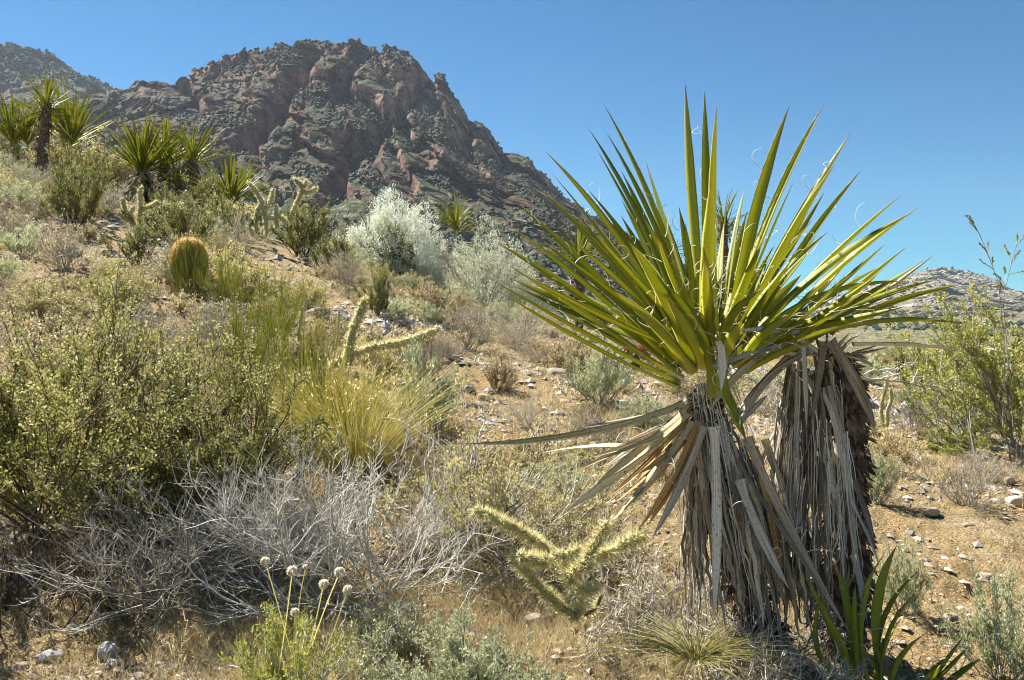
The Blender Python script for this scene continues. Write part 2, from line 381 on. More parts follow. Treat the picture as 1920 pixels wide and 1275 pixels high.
def build_ground():
    a1 = np.linspace(-37, 37, 410); a0 = np.linspace(-180, -43, 40); a2 = np.linspace(43, 179.99, 40)
    A = np.radians(np.concatenate([a0, a1, a2])); R = np.exp(np.concatenate([np.linspace(math.log(.25), math.log(1.6), 20), np.linspace(math.log(1.65), math.log(26), 262), np.linspace(math.log(28), math.log(3600), 50)]))
    AA, RR = np.meshgrid(A, R); x = (RR * np.sin(AA)).ravel(); y = (RR * np.cos(AA)).ravel()
    z = gz(x, y); P = np.stack([x, y, 0 * x], 1); r = RR.ravel()
    near = np.clip((30 - r) / 15, 0, 1)
    cv, ce = cells(P * 14 + 3.3, 31); lump = np.clip(fbm(P * 1.7, 3, 77) * 2 + .2, 0, 1)
    z = z + near * (.022 * fbm(P * 12, 3, 21) + .030 * lump * (cv * np.clip(ce * 3, 0, 1)) + .012 * fbm(P * 45, 2, 23))
    na = len(A); nr = len(R); i = np.arange(nr - 1)[:, None] * na; j = np.arange(na)[None]; j2 = (j + 1) % na
    F = np.stack([i + j, i + na + j, i + na + j2, i + j2], -1).reshape(-1, 4)[:, ::-1]
    g = Geo().add(np.stack([x, y, z], 1), F)
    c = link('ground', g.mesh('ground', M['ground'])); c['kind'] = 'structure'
build_ground()

def seg_dist(u, v, pts):
    d = np.full(u.shape, 1e9)
    for (a, b), (c, e) in zip(pts[:-1], pts[1:]):
        t = np.clip(((u - a) * (c - a) + (v - b) * (e - b)) / ((c - a) ** 2 + (e - b) ** 2), 0, 1)
        d = np.minimum(d, np.hypot(u - a - t * (c - a), v - b - t * (e - b)))
    return d
SIL_MAIN = [(-700, 330), (-300, 300), (0, 260), (150, 215), (230, 178), (260, 168), (290, 160), (330, 165), (345, 148), (370, 140), (400, 135), (440, 112), (490, 95), (515, 88), (528, 80), (550, 86), (570, 86), (610, 90), (650, 90), (665, 82), (692, 84), (712, 92), (732, 89), (755, 92), (772, 102), (788, 120), (803, 143), (813, 156), (822, 145), (835, 152), (846, 172), (858, 188), (880, 230), (905, 236), (920, 246), (932, 268), (946, 291), (965, 293), (988, 300), (1005, 318), (1030, 337), (1050, 365), (1075, 384), (1100, 400), (1150, 425), (1190, 452), (1250, 486), (1320, 530), (1400, 575), (1500, 620), (1600, 650)]
SIL_LEFT = [(-900, 60), (-400, 70), (-60, 95), (-10, 84), (8, 90), (14, 97), (35, 88), (60, 91), (95, 97), (110, 110), (128, 124), (150, 138), (165, 141), (182, 147), (200, 160), (222, 172), (260, 182), (330, 220), (450, 300), (520, 360)]
SIL_RIGHT = [(1330, 655), (1420, 620), (1480, 592), (1520, 572), (1560, 560), (1600, 545), (1640, 531), (1680, 526), (1715, 510), (1750, 504), (1790, 513), (1820, 518), (1850, 528), (1885, 541), (1920, 556), (2000, 575), (2150, 560), (2300, 590), (2600, 640)]

def build_mountain(name, sil, u0, u1, nu, nw, Yb, Ym, Yt, vb, vm, mat, amp, seed, gul=(), talus=None, shrubs=0):
    U = np.linspace(u0, u1, nu); s = np.array(sil, float); vs = np.interp(U, s[:, 0], s[:, 1])
    w = np.concatenate([np.linspace(0, 1, nw), 1 + np.linspace(.02, .35, 14)])
    UU, WW = np.meshgrid(U, w); VS = np.broadcast_to(vs, UU.shape)
    vmid = np.maximum(vm(U) if callable(vm) else np.full(nu, vm), vs + 18); VM = np.broadcast_to(vmid, UU.shape)
    k = .28
    wl_ = np.clip(WW / k, 0, 1); wh = np.clip((WW - k) / (1 - k), 0, 1)
    VV = np.where(WW < k, vb + (VM - vb) * wl_, VM + (VS - VM) * wh)
    YY = np.where(WW < k, Yb + (Ym - Yb) * wl_, Ym + (Yt - Ym) * wh)
    back = np.clip(WW - 1, 0, 1)
    X = (UU - 960) / FPX * YY; Z = H - (VV - 637.5) / FPX * YY
    YY = YY + back * 900; Z = Z - back * 500
    P = np.stack([X.ravel(), YY.ravel(), Z.ravel()], 1); S = Yt / 1000.
    steep = np.clip((WW.ravel() - k * .75) / (.2), 0, 1); sc_ = amp * S
    q = P / S
    warp = np.stack([fbm(q / 90, 3, seed + 50), fbm(q / 90, 3, seed + 51), fbm(q / 90, 3, seed + 52)], 1) * 30
    q2 = q + warp; lean = q2.copy(); lean[:, 0] += q2[:, 2] * .35
    D = 30 * ridged(lean * np.array([1 / 95., 1 / 230., 1 / 260.]), 4, seed) + 10 * ridged(lean * np.array([1 / 30., 1 / 70., 1 / 80.]), 3, seed + 7)
    c1, e1 = cells(lean * np.array([1 / 30., 1 / 75., 1 / 85.]), seed + 11); c2, e2 = cells(lean * np.array([1 / 10., 1 / 24., 1 / 26.]), seed + 13)
    c3, e3 = cells(q2 * np.array([1 / 4.5, 1 / 7., 1 / 7.]), seed + 17)
    D = D + 22 * c1 - 5 * np.clip(.25 - e1, 0, 1) * 4 + 5. * c2 - 1.2 * np.clip(.2 - e2, 0, 1) * 5 + 1.1 * c3
    D = D * (.22 + .78 * steep)
    for pts, wd, dp in gul:
        D = D - 1.5 * dp * np.exp(-(seg_dist(UU.ravel(), VV.ravel(), pts) / wd) ** 2)
    edge = np.clip(1.02 - WW.ravel(), 0, 1); ef = np.clip(edge * 6, 0, 1)
    D = D * sc_
    P[:, 1] -= D; zc = (c2 * 3.5 + c3 * .9 + 2.5 * c1 + 1. * fbm(q / 5, 2, seed + 60)) * sc_
    P[:, 2] += zc * (.35 + .15 * (WW.ravel() > .9)) * np.clip(WW.ravel() * 4, 0, 1)
    P[:, 0] += zc * .15
    n = nu; m = len(w); i = np.arange(m - 1)[:, None] * n; j = np.arange(n - 1)[None]
    F = np.stack([i + j, i + j + 1, i + n + j + 1, i + n + j], -1).reshape(-1, 4)
    gentle = 1 - steep
    if talus is not None:
        for pts, wd in talus: gentle = np.maximum(gentle, np.exp(-(seg_dist(UU.ravel(), VV.ravel(), pts) / wd) ** 2))
    greyness = np.exp(-((UU.ravel() - 770) / 90) ** 2 - ((VV.ravel() - 180) / 90) ** 2) * .8
    g = Geo().add(P, F, 0, gentle, greyness)
    o = link(name, g.mesh(name, mat, smooth=False)); o['kind'] = 'structure'
    # bushes on the slopes
    if shrubs:
        rng = np.random.default_rng(seed); G = P.reshape(m, n, 3)[:nw]
        du = np.gradient(G, axis=1); dw = np.gradient(G, axis=0); N = nrm(np.cross(du, dw)).reshape(-1, 3)
        nzv = np.abs(N[:, 2]); pos = G.reshape(-1, 3); msk = fbm(pos / S / 60, 3, seed + 90)
        dens = (np.clip((nzv - .5) * 2.4, 0, 1)) * np.clip(.35 + msk * 2.2, 0, 1) + .25 * (WW[:nw].ravel() > .975)
        dens *= (pos[:, 2] > 4) * np.maximum(np.linalg.norm(np.cross(du, dw), axis=-1).ravel(), 0)
        pr = dens / dens.sum(); ids = rng.choice(len(pos), shrubs, p=pr, replace=False)
        ico = octa(); r = rng.uniform(1.0, 2.5, shrubs) * S
        jit = rng.uniform(.65, 1.3, (shrubs, 6, 1)); V = pos[ids][:, None] + ico[0][None] * r[:, None, None] * jit * np.array([1, 1, .85]) + np.array([0, 0, .4]) * r[:, None, None]
        F2 = (np.arange(shrubs) * 6)[:, None, None] + ico[1][None]
        gs = Geo().add(V.reshape(-1, 3), F2.reshape(-1, 3), np.repeat(rng.random(shrubs), 6))
        so = link('mountain_shrubs', gs.mesh('mountain_shrubs', M['mshrub'], False)); so['kind'] = 'stuff'
        so['label'] = {'mountain': 'dark green shrubs dotted over the big rocky mountain'}.get(name, 'dark green shrubs dotted over the distant slopes'); so['category'] = 'shrubs'
    return o
def octa():
    return np.array([(1, 0, 0), (-1, 0, 0), (0, 1, 0), (0, -1, 0), (0, 0, 1), (0, 0, -1)], float), np.array([(0, 2, 4), (2, 1, 4), (1, 3, 4), (3, 0, 4), (2, 0, 5), (1, 2, 5), (3, 1, 5), (0, 3, 5)])
def icosa():
    t = (1 + 5 ** .5) / 2
    v = nrm(np.array([(-1, t, 0), (1, t, 0), (-1, -t, 0), (1, -t, 0), (0, -1, t), (0, 1, t), (0, -1, -t), (0, 1, -t), (t, 0, -1), (t, 0, 1), (-t, 0, -1), (-t, 0, 1)], float))
    f = np.array([(0, 11, 5), (0, 5, 1), (0, 1, 7), (0, 7, 10), (0, 10, 11), (1, 5, 9), (5, 11, 4), (11, 10, 2), (10, 7, 6), (7, 1, 8), (3, 9, 4), (3, 4, 2), (3, 2, 6), (3, 6, 8), (3, 8, 9), (4, 9, 5), (2, 4, 11), (6, 2, 10), (8, 6, 7), (9, 8, 1)])
    return v, f
GUL = [([(585, 120), (545, 175), (505, 225), (478, 262), (470, 310)], 16, 34), ([(478, 262), (420, 300), (395, 330)], 14, 24),
       ([(715, 245), (660, 290), (632, 330), (625, 360)], 16, 34), ([(345, 175), (372, 235), (385, 300)], 14, 22),
       ([(795, 150), (745, 215), (762, 260), (800, 300)], 13, 20), ([(690, 110), (640, 165), (720, 225), (745, 300), (770, 350)], 10, 16), ([(860, 260), (900, 330), (960, 400)], 14, 14)]
TAL = [([(560, 120), (520, 190), (480, 240)], 20), ([(800, 240), (760, 290), (800, 360), (830, 420)], 26), ([(530, 240), (500, 290)], 16)]
build_mountain('mountain', SIL_MAIN, -200, 1480, 760, 275, 380, 640, 1000, 720, lambda U: np.interp(U, [0, 400, 640, 800, 1000, 1150, 1400], [330, 330, 345, 375, 425, 470, 590]), M['mtn'], .85, 3, GUL, TAL, 8000)
build_mountain('mountain.001', SIL_LEFT, -500, 520, 360, 120, 900, 1100, 1500, 420, 330, M['mtn'], .8, 41, (), None, 3500)
build_mountain('mountain.002', SIL_RIGHT, 1330, 2300, 400, 110, 500, 1300, 2200, 668, lambda U: np.interp(U, [1330, 1500, 1700, 1920, 2500], [660, 610, 585, 590, 640]), M['farmtn'], .9, 83, (), None, 1600)

hz = Geo().add([(x * 3800, y * 3800, z) for x in (-1, 1) for y in (-1, 1) for z in (-17, 620)], [(0, 1, 3, 2), (4, 6, 7, 5), (0, 4, 5, 1), (2, 3, 7, 6), (0, 2, 6, 4), (1, 5, 7, 3)])
hm_, hn_, hl_, hb_ = new_mat('haze'); pv = hn_.new('ShaderNodeVolumePrincipled'); pv.inputs['Color'].default_value = (.70, .84, 1, 1); pv.inputs['Density'].default_value = 0.55e-4; pv.inputs['Anisotropy'].default_value = .2
hn_.remove(hb_); hl_.new(pv.outputs[0], hn_['Material Output'].inputs['Volume']); ho = link('haze', hz.mesh('haze', hm_, False)); ho['kind'] = 'stuff'
# ------------------------------------------------------------------ shrubs
M['creo'] = foliage_mat('creosote_leaves', [(.14, .17, .03), (.28, .30, .06), (.44, .43, .10), (.62, .54, .10)], .3)
M['fibre'] = foliage_mat('pale_threads', [(.70, .66, .52), (.88, .86, .76)], .3)
def bush(seed, h, r, n0, kids, leaf=None, stem='greystem', stem_r=.004, wob=.12, spread=.45, up=.15, out=.25, core=.05, smin=0., bare=.15, droop=0., lens=(.5, .45), puff=0.):
    """leaf = (material, count, length, width, upness). returns [(name, mesh, stuff)] with the base at the origin"""
    rng = np.random.default_rng(seed); s = np.sqrt(rng.uniform(smin, .98, n0)); ph = rng.uniform(0, 2 * math.pi, n0)
    D = np.stack([r * s * np.cos(ph), r * s * np.sin(ph), h * np.sqrt(1 - s * s * .92)], 1); L = np.linalg.norm(D, axis=1) * rng.uniform(.7, 1.02, n0)
    S = rng.normal(size=(n0, 3)) * np.array([core, core, 0]) * r * 2; S[:, 2] = -.02
    P = [grow(rng, S, D, L, 6, wob, -droop)]; R0 = stem_r * rng.uniform(.7, 1.3, n0)
    g = Geo(); tp = np.linspace(1, .4, 6)
    add_tubes(g, P[0], R0[:, None] * tp, 4, np.clip(rng.random(n0) * .6, 0, 1))
    cur, LL, RR = P[0], L, R0; levels = [P[0]]
    for lv, c in enumerate(kids):
        Sx, Dx, i = spawn(rng, cur, c, .25 if lv == 0 else .2, 1., spread, out, up)
        Lx = LL[i] * lens[min(lv, len(lens) - 1)] * rng.uniform(.5, 1.1, len(i)); Rx = RR[i] * .6
        k = 5 if lv == 0 else 4
        cur = grow(rng, Sx, Dx, Lx, k, wob * 1.2, up * .2 - droop); cur[..., 2] = np.maximum(cur[..., 2], .01); LL, RR = Lx, Rx; levels.append(cur)
        add_tubes(g, cur, Rx[:, None] * np.linspace(1, .45, k), 3, rng.random(len(i)))
    out_ = [('stems', g.mesh('stems', M[stem]), True)]
    if leaf:
        mat, cnt, ll, lw, upn = leaf; gl = Geo()
        C, T, i = along_pts(rng, levels[-1], cnt, bare, 1.)
        ll *= 1.35; lw *= 1.5; C = C + rng.normal(size=C.shape) * ll * .5
        if puff: C = levels[-1][i, -1] + rng.normal(size=C.shape) * puff
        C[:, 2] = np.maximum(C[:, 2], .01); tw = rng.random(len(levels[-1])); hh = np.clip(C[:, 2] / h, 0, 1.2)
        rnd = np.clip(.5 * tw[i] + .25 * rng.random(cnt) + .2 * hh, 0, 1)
        Dl = T * .6 + rng.normal(size=(cnt, 3)) * .7 + np.array([0, 0, upn])
        add_leaves(gl, C, Dl, ll * rng.uniform(.6, 1.3, cnt), lw * rng.uniform(.7, 1.2, cnt), rng, rnd)
        out_.append(('foliage', gl.mesh('foliage', M[mat]), True))
    return out_
def dome(seed, h, r, mat, ncl, per, ll, lw, sig, stem='brownstem', lump=.38, depth=.35):
    rng = np.random.default_rng(seed); res = bush(seed, h * .9, r * .85, 22, (6, 5), None, stem, .005, .08, .35, .3, .3, smin=.05)
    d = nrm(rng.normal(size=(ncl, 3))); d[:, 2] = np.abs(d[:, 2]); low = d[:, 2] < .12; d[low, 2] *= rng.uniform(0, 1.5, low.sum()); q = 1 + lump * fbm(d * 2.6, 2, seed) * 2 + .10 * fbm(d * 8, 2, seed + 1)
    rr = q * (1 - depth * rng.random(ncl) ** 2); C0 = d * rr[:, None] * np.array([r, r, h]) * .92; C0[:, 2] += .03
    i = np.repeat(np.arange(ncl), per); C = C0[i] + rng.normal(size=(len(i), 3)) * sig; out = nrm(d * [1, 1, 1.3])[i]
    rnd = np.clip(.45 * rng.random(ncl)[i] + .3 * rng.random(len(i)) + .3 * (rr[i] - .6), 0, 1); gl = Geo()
    add_leaves(gl, C, out * .9 + rng.normal(size=C.shape) * .6 + [0, 0, .4], ll * rng.uniform(.6, 1.3, len(i)), lw * rng.uniform(.7, 1.2, len(i)), rng, rnd); C = None
    res.append(('foliage', gl.mesh('foliage', M[mat]), True)); return res
def tuft(seed, h, r, n, mat, wob=.08, arch=.35, bw=.003, heads=None, seg=6):
    rng = np.random.default_rng(seed); s = np.sqrt(rng.random(n)); ph = rng.uniform(0, 2 * math.pi, n)
    D = np.stack([r * s * np.cos(ph), r * s * np.sin(ph), np.full(n, h)], 1); S = np.stack([np.cos(ph), np.sin(ph), 0 * ph], 1) * (s * r * .25)[:, None]; S[:, 2] = -.01
    L = np.linalg.norm(D, axis=1) * rng.uniform(.55, 1.05, n)
    P = grow(rng, S, D, L, seg, wob, 0); t = np.linspace(0, 1, seg)[None, :, None] ** 2
    o = np.stack([np.cos(ph), np.sin(ph), -.6 + 0 * ph], 1)[:, None] * t * (L * arch * s)[:, None, None]; P = P + o
    g = Geo(); add_tubes(g, P, bw * .5 * np.linspace(1, .25, seg)[None], 3, np.clip(rng.random(n) * .7 + .3 * rng.random(), 0, 1))
    res = [('blades', g.mesh('blades', M[mat]), True)]
    if heads:
        hm, hl, hn = heads; gl = Geo(); C, T, i = along_pts(rng, P, hn, .8, 1.)
        add_leaves(gl, C, T + rng.normal(size=C.shape) * .5, hl, hl * .35, rng, rng.random(hn)); res.append(('seed_heads', gl.mesh('seed_heads', M[hm]), True))
    return res
SPEC = {}     # kind -> (name, category, group, height, list of variants)
def species(key, name, cat, group, hgt, rad, variants): SPEC[key] = dict(name=name, cat=cat, group=group, h=hgt, r=rad, var=variants, protos=[None] * len(variants))
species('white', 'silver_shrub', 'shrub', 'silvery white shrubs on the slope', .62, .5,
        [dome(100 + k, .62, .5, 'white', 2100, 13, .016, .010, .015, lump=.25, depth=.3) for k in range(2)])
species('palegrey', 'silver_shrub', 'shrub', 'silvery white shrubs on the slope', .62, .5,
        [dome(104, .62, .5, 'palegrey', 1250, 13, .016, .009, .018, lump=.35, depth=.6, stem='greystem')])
species('olive', 'olive_shrub', 'shrub', 'olive green shrubs on the slope', .5, .36,
        [bush(110 + k, .5, .36, 24, (6, 5), ('olive', 7500, .015, .008, .5), 'brownstem', .005, .1, .3, .5, .1, bare=.3) for k in range(2)])
species('yellow', 'yellow_green_shrub', 'shrub', 'yellow green shrubs on the slope', .36, .4,
        [bush(120 + k, .36, .4, 26, (6, 5), ('yellow', 7500, .014, .007, .3), 'greystem', .0035, .12, .45, .25, .2, bare=.2) for k in range(2)])
species('sage', 'sage_shrub', 'shrub', 'sage green shrubs on the slope', .36, .38,
        [bush(130 + k, .36, .38, 24, (6, 5), ('sage', 7000, .015, .007, .5), 'greystem', .004, .12, .45, .3, .2, bare=.2) for k in range(2)])
species('grey', 'grey_shrub', 'shrub', 'grey twiggy shrubs on the slope', .36, .4,
        [bush(140 + k, .36, .4, 30, (7, 6), ('drybrown', 1200, .011, .007, .2), 'greystem', .0035, .16, .6, .25, .15) for k in range(3)])
species('brown', 'dry_brown_shrub', 'shrub', 'dry brown shrubs on the slope', .26, .3,
        [bush(150 + k, .26, .3, 26, (6, 5), ('drybrown', 4200, .012, .008, .3), 'brownstem', .003, .14, .5, .35, .1) for k in range(2)])
species('green', 'bright_green_shrub', 'shrub', 'bright green shrubs on the slope', .32, .36,
        [dome(160 + k, .32, .36, 'green', 1200, 9, .015, .009, .013) for k in range(1)])
species('ephedra', 'rush_like_shrub', 'shrub', 'green rush like shrubs on the slope', .5, .3,
        [bush(170 + k, .5, .30, 46, (6, 4), None, 'ephedra', .0032, .06, .16, .5, .05, lens=(.6, .5)) for k in range(2)])
species('goldtuft', 'bunch_grass', 'grass', 'golden bunch grasses', .36, .2, [tuft(180 + k, .36, .2, 420, 'gold', .07, .4, .0032, ('drygrass', .012, 500)) for k in range(2)])
species('drytuft', 'dry_grass_clump', 'grass', 'straw coloured dry grass clumps', .22, .14, [tuft(190 + k, .22, .14, 90, 'drygrass', .12, .4, .003, ('drygrass', .012, 260)) for k in range(3)])

def plant(key, loc, hm, wm, rng, label=None, leanrot=True):
    s = SPEC[key]; k = int(rng.integers(0, len(s['var']))); sc_ = (wm / (2 * s['r']), wm / (2 * s['r']), hm / s['h'])
    if s['protos'][k] is None:
        r = link(s['name'], None); THINGS.append(r)
        for nm, me, st in s['var'][k]:
            c = link(nm, me, r)
            if st: c['kind'] = 'stuff'
        s['protos'][k] = r; r.location = [float(c) for c in loc]; r.rotation_euler = (0, 0, rng.uniform(0, 6.28)); r.scale = sc_
    else:
        r = copy_thing(s['protos'][k], loc, rng.uniform(0, 6.28), sc_)
    r['category'] = s['cat']; r['group'] = s['group']; r['label'] = label or ''
    return r
OCC = []   # (x, y, radius) of what stands already
def plant_px(key, u, v, hpx, wpx, rng, label):
    p = spot(u, v); m = p[1] / FPX; OCC.append((p[0], p[1], wpx * m * .42)); p[2] -= .02
    return plant(key, p, hpx * m / (.86 if key not in ('white', 'green', 'palegrey') else 1.), wpx * m / (.92 if key not in ('white', 'green', 'palegrey') else 1.), rng, label)
rg = np.random.default_rng(7)
NAMED = [
 ('white', 735, 485, 138, 200, 'big silvery white shrub with a dense rounded crown under the mountain'),
 ('palegrey', 905, 565, 138, 215, 'wide loose silvery shrub standing left of the big yucca with dark stems showing'),
 ('palegrey', 985, 510, 84, 90, 'small pale silvery shrub almost touched by the left yucca leaf tips'),
 ('palegrey', 800, 545, 75, 90, 'small silvery shrub at the lower left foot of the wide loose silvery one'),
 ('green', 735, 522, 92, 110, 'bright green mound shrub at the foot of the big silvery white shrub'),
 ('olive', 707, 594, 78, 66, 'single olive green shrub on bare ground below the bright green mound'),
 ('brown', 936, 728, 62, 64, 'small upright olive brown shrub alone on the bare stony patch'),
 ('ephedra', 515, 650, 118, 105, 'upright bright green rush like shrub on the bank right of the olive bush'),
 ('ephedra', 560, 800, 190, 170, 'tall green and gold rush like shrub behind the golden bunch grass'),
 ('ephedra', 455, 745, 150, 150, 'rush like shrub with reddish stalks growing through the right side of the large olive bush'),
 ('goldtuft', 668, 890, 230, 250, 'large golden bunch grass above the bleached dead bush'),
 ('goldtuft', 610, 840, 190, 170, 'smaller golden green bunch grass behind the large golden one'),
 ('ephedra', 356, 566, 112, 90, 'yellow green rush like shrub in front of the barrel cactus'),
 ('ephedra', 415, 575, 80, 120, 'wide low rush like shrub below and right of the barrel cactus'),
 ('olive', 145, 425, 95, 110, 'dark green shrub with bare stems left of the branching cholla'),
 ('olive', 258, 500, 66, 95, 'olive shrub with dark stems just left of the barrel cactus'),
 ('olive', 370, 425, 78, 125, 'dense olive shrub in front of the three hillside yuccas'),
 ('grey', 440, 490, 80, 100, 'grey green twiggy shrub just right of the barrel cactus'),
 ('olive', 420, 450, 60, 90, 'low olive shrub between barrel cactus and the tangled cholla'),
 ('olive', 565, 480, 75, 130, 'brown green shrub under the tangled cholla'),
 ('grey', 640, 540, 65, 100, 'grey twiggy shrub left of the bright green mound'),
 ('grey', 880, 655, 66, 130, 'grey leafless shrub in the middle of the golden slope'),
 ('grey', 975, 640, 62, 140, 'wide grey leafless shrub under the left yucca leaf tips'),
 ('grey', 800, 708, 75, 120, 'dark grey twiggy shrub under the long cholla arm'),
 ('grey', 1135, 830, 55, 145, 'low dark grey tangle of twigs above the long fallen yucca leaves'),
 ('grey', 985, 800, 55, 100, 'low grey twiggy shrub on the bare stony patch'),
 ('sage', 800, 835, 140, 150, 'grey green airy shrub right of the golden bunch grass'),
 ('sage', 1125, 755, 90, 130, 'pale airy shrub below the left yucca leaves'),
 ('brown', 810, 600, 60, 100, 'rusty brown tuft shrub on the slope below the silvery shrubs'),
 ('brown', 1060, 700, 60, 110, 'dry brown shrub under the lowest left yucca leaf'),
 ('sage', 1640, 940, 85, 95, 'grey green shrub just right of the shaggy yucca trunk'),
 ('grey', 1815, 948, 75, 135, 'grey leafless shrub on the sandy ground at the right'),
 ('grey', 1715, 815, 70, 120, 'grey twiggy shrub with pale seed heads below the two thin cholla arms'),
 ('sage', 1880, 1275, 150, 190, 'airy grey green herb in the bottom right of the sandy ground'),
 ('sage', 1690, 1150, 110, 100, 'pale sage shrub behind the young yucca leaves'),
 ('brown', 1600, 860, 60, 90, 'dry brown shrub close behind the shaggy yucca trunk'),
 ('yellow', 130, 330, 85, 150, 'yellow green mound shrub at the foot of the tall hillside yucca'),
 ('yellow', 200, 350, 70, 130, 'yellow green mound left of the three hillside yuccas'),
]
for key, u, v, hp, wp, lab in NAMED: plant_px(key, u, v, hp, wp, rg, lab)

# near bushes, each its own mesh -------------------------------------------------
def near_bush(name, label, cat, p, pieces, rz=0, rad=.4):
    r = thing(name, label, cat, p)
    for nm, me, st in pieces:
        o = link(nm, me, r)
        if st: o['kind'] = 'stuff'
    r.rotation_euler = (0, 0, rz); OCC.append((p[0], p[1], rad)); return r
def gp(u, Y, dz=-.02):
    x = (u - 960) / FPX * Y; return np.array([x, Y, gz1(x, Y) + dz])
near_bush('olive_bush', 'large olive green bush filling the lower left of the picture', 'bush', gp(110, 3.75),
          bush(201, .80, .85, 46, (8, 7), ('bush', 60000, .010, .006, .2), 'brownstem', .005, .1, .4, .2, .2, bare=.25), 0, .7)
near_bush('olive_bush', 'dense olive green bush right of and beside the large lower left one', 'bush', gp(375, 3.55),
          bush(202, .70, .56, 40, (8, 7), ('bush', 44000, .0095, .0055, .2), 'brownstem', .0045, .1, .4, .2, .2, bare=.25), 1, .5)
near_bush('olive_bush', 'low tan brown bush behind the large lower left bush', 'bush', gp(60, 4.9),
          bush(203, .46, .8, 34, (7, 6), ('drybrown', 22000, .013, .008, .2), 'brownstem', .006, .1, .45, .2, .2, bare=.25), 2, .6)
near_bush('dead_bush', 'bleached leafless bush of tangled grey twigs below the golden bunch grass', 'bush', gp(650, 3.1, .0),
          bush(211, .42, .60, 50, (10, 8), None, 'palestem', .0034, .17, .6, .2, .1, core=.12, smin=.1, lens=(.5, .5)), 0, .45)
near_bush('dead_bush', 'leafless grey bush under the right edge of the olive bushes', 'bush', gp(350, 3.05, .0),
          bush(212, .36, .52, 40, (8, 8), None, 'greystem', .0034, .17, .6, .2, .1, core=.12, smin=.1, lens=(.5, .5)), 0, .4)
near_bush('leafy_bush', 'thin yellow green leafy bush between the bleached bush and the near cholla', 'bush', gp(930, 3.45),
          bush(213, .44, .50, 34, (7, 5), ('yellow', 11000, .009, .0055, .3), 'greystem', .0045, .14, .5, .3, .15, bare=.5), 0, .4)
near_bush('leafy_bush', 'small yellow green bush left of the near cholla', 'bush', gp(1060, 3.2),
          bush(217, .30, .32, 24, (6, 5), ('yellow', 3500, .009, .005, .3), 'greystem', .004, .14, .5, .3, .15, bare=.4), 0, .3)
near_bush('sage_bush', 'low sage green bush at the bottom edge left of centre', 'bush', gp(880, 2.32),
          bush(214, .20, .24, 30, (8, 6), ('sage', 18000, .008, .0035, .5), 'greystem', .003, .12, .5, .3, .2, bare=.1), 0, .2)
near_bush('sage_bush', 'small grey green sprig bush left of the low sage green one', 'bush', gp(745, 2.6),
          bush(218, .17, .2, 22, (6, 5), ('sage', 3500, .008, .0035, .5), 'greystem', .003, .12, .5, .3, .2, bare=.1), 0, .2)
near_bush('dead_bush', 'dense mat of grey dead twigs at the foot of the left yucca trunk', 'bush', gp(1440, 2.36, -.01),
          bush(215, .20, .28, 42, (8, 7), None, 'greystem', .003, .2, .7, .15, .1, core=.2, smin=.1, lens=(.5, .55)), 0, .2)
near_bush('dead_bush', 'tan and grey dry bush behind the arms of the near cholla', 'bush', gp(1235, 2.72, -.01),
          bush(216, .22, .28, 36, (8, 7), ('drybrown', 1200, .008, .006, 0), 'greystem', .003, .18, .6, .15, .1, core=.2, lens=(.5, .5)), 0, .2)
near_bush('dead_bush', 'dark brown thicket of dead stems under the shaded side of the large olive bush', 'bush', gp(40, 3.0, -.01),
          bush(219, .34, .34, 30, (8, 6), None, 'brownstem', .0035, .15, .5, .3, .1, core=.2, lens=(.5, .5)), 0, .3)
# big tan tuft at the foot of the yucca
near_bush('straw_tuft', 'pale straw tuft of fine spreading blades at the foot of the left yucca trunk', 'grass', gp(1305, 2.30, .13),
          tuft(221, .09, .17, 300, 'gold', .05, .7, .0022), 0, .1)

# buckwheat with cream heads
def buckwheat():
    root = gp(545, 2.32, .0); r = thing('buckwheat', 'small green buckwheat plant with round cream flower heads on tall stalks', 'flower', root)
    for nm, me, st in bush(231, .21, .17, 24, (5, 3), ('creo', 4200, .010, .003, .7), 'palestem', .0028, .1, .35, .5, .15, bare=.2):
        o = link(nm, me, r); o['kind'] = 'stuff'
    ico = icosa()[0]; rng = np.random.default_rng(5)
    for (u, v, Y, R) in [(497, 1052, 2.42, 8), (548, 1071, 2.38, 10), (573, 1063, 2.46, 5), (637, 1073, 2.4, 10), (607, 1095, 2.36, 9), (652, 1106, 2.4, 9), (553, 1148, 2.3, 8)]:
        tip = W(u, v, Y - .12) - root; base = np.array([rng.uniform(-.04, .04), rng.uniform(-.03, .03), .02])
        t = np.linspace(0, 1, 7)[:, None]; mid = (base + tip) / 2 + rng.normal(size=3) * .012
        P = (1 - t) ** 2 * base + 2 * t * (1 - t) * mid + t * t * tip
        g = Geo(); add_tubes(g, P[None], .0013, 5, [.9]); st = part('flower_stalk', g, M['gold'], r)
        rr = R * Y / FPX; n = 150; d = nrm(rng.normal(size=(n, 3))); g2 = Geo(); add_leaves(g2, tip + d * rr * .35, d, rr * .75, rr * .45, rng, rng.random(n)); part('flower_head', g2, M['flower'], st)
buckwheat()

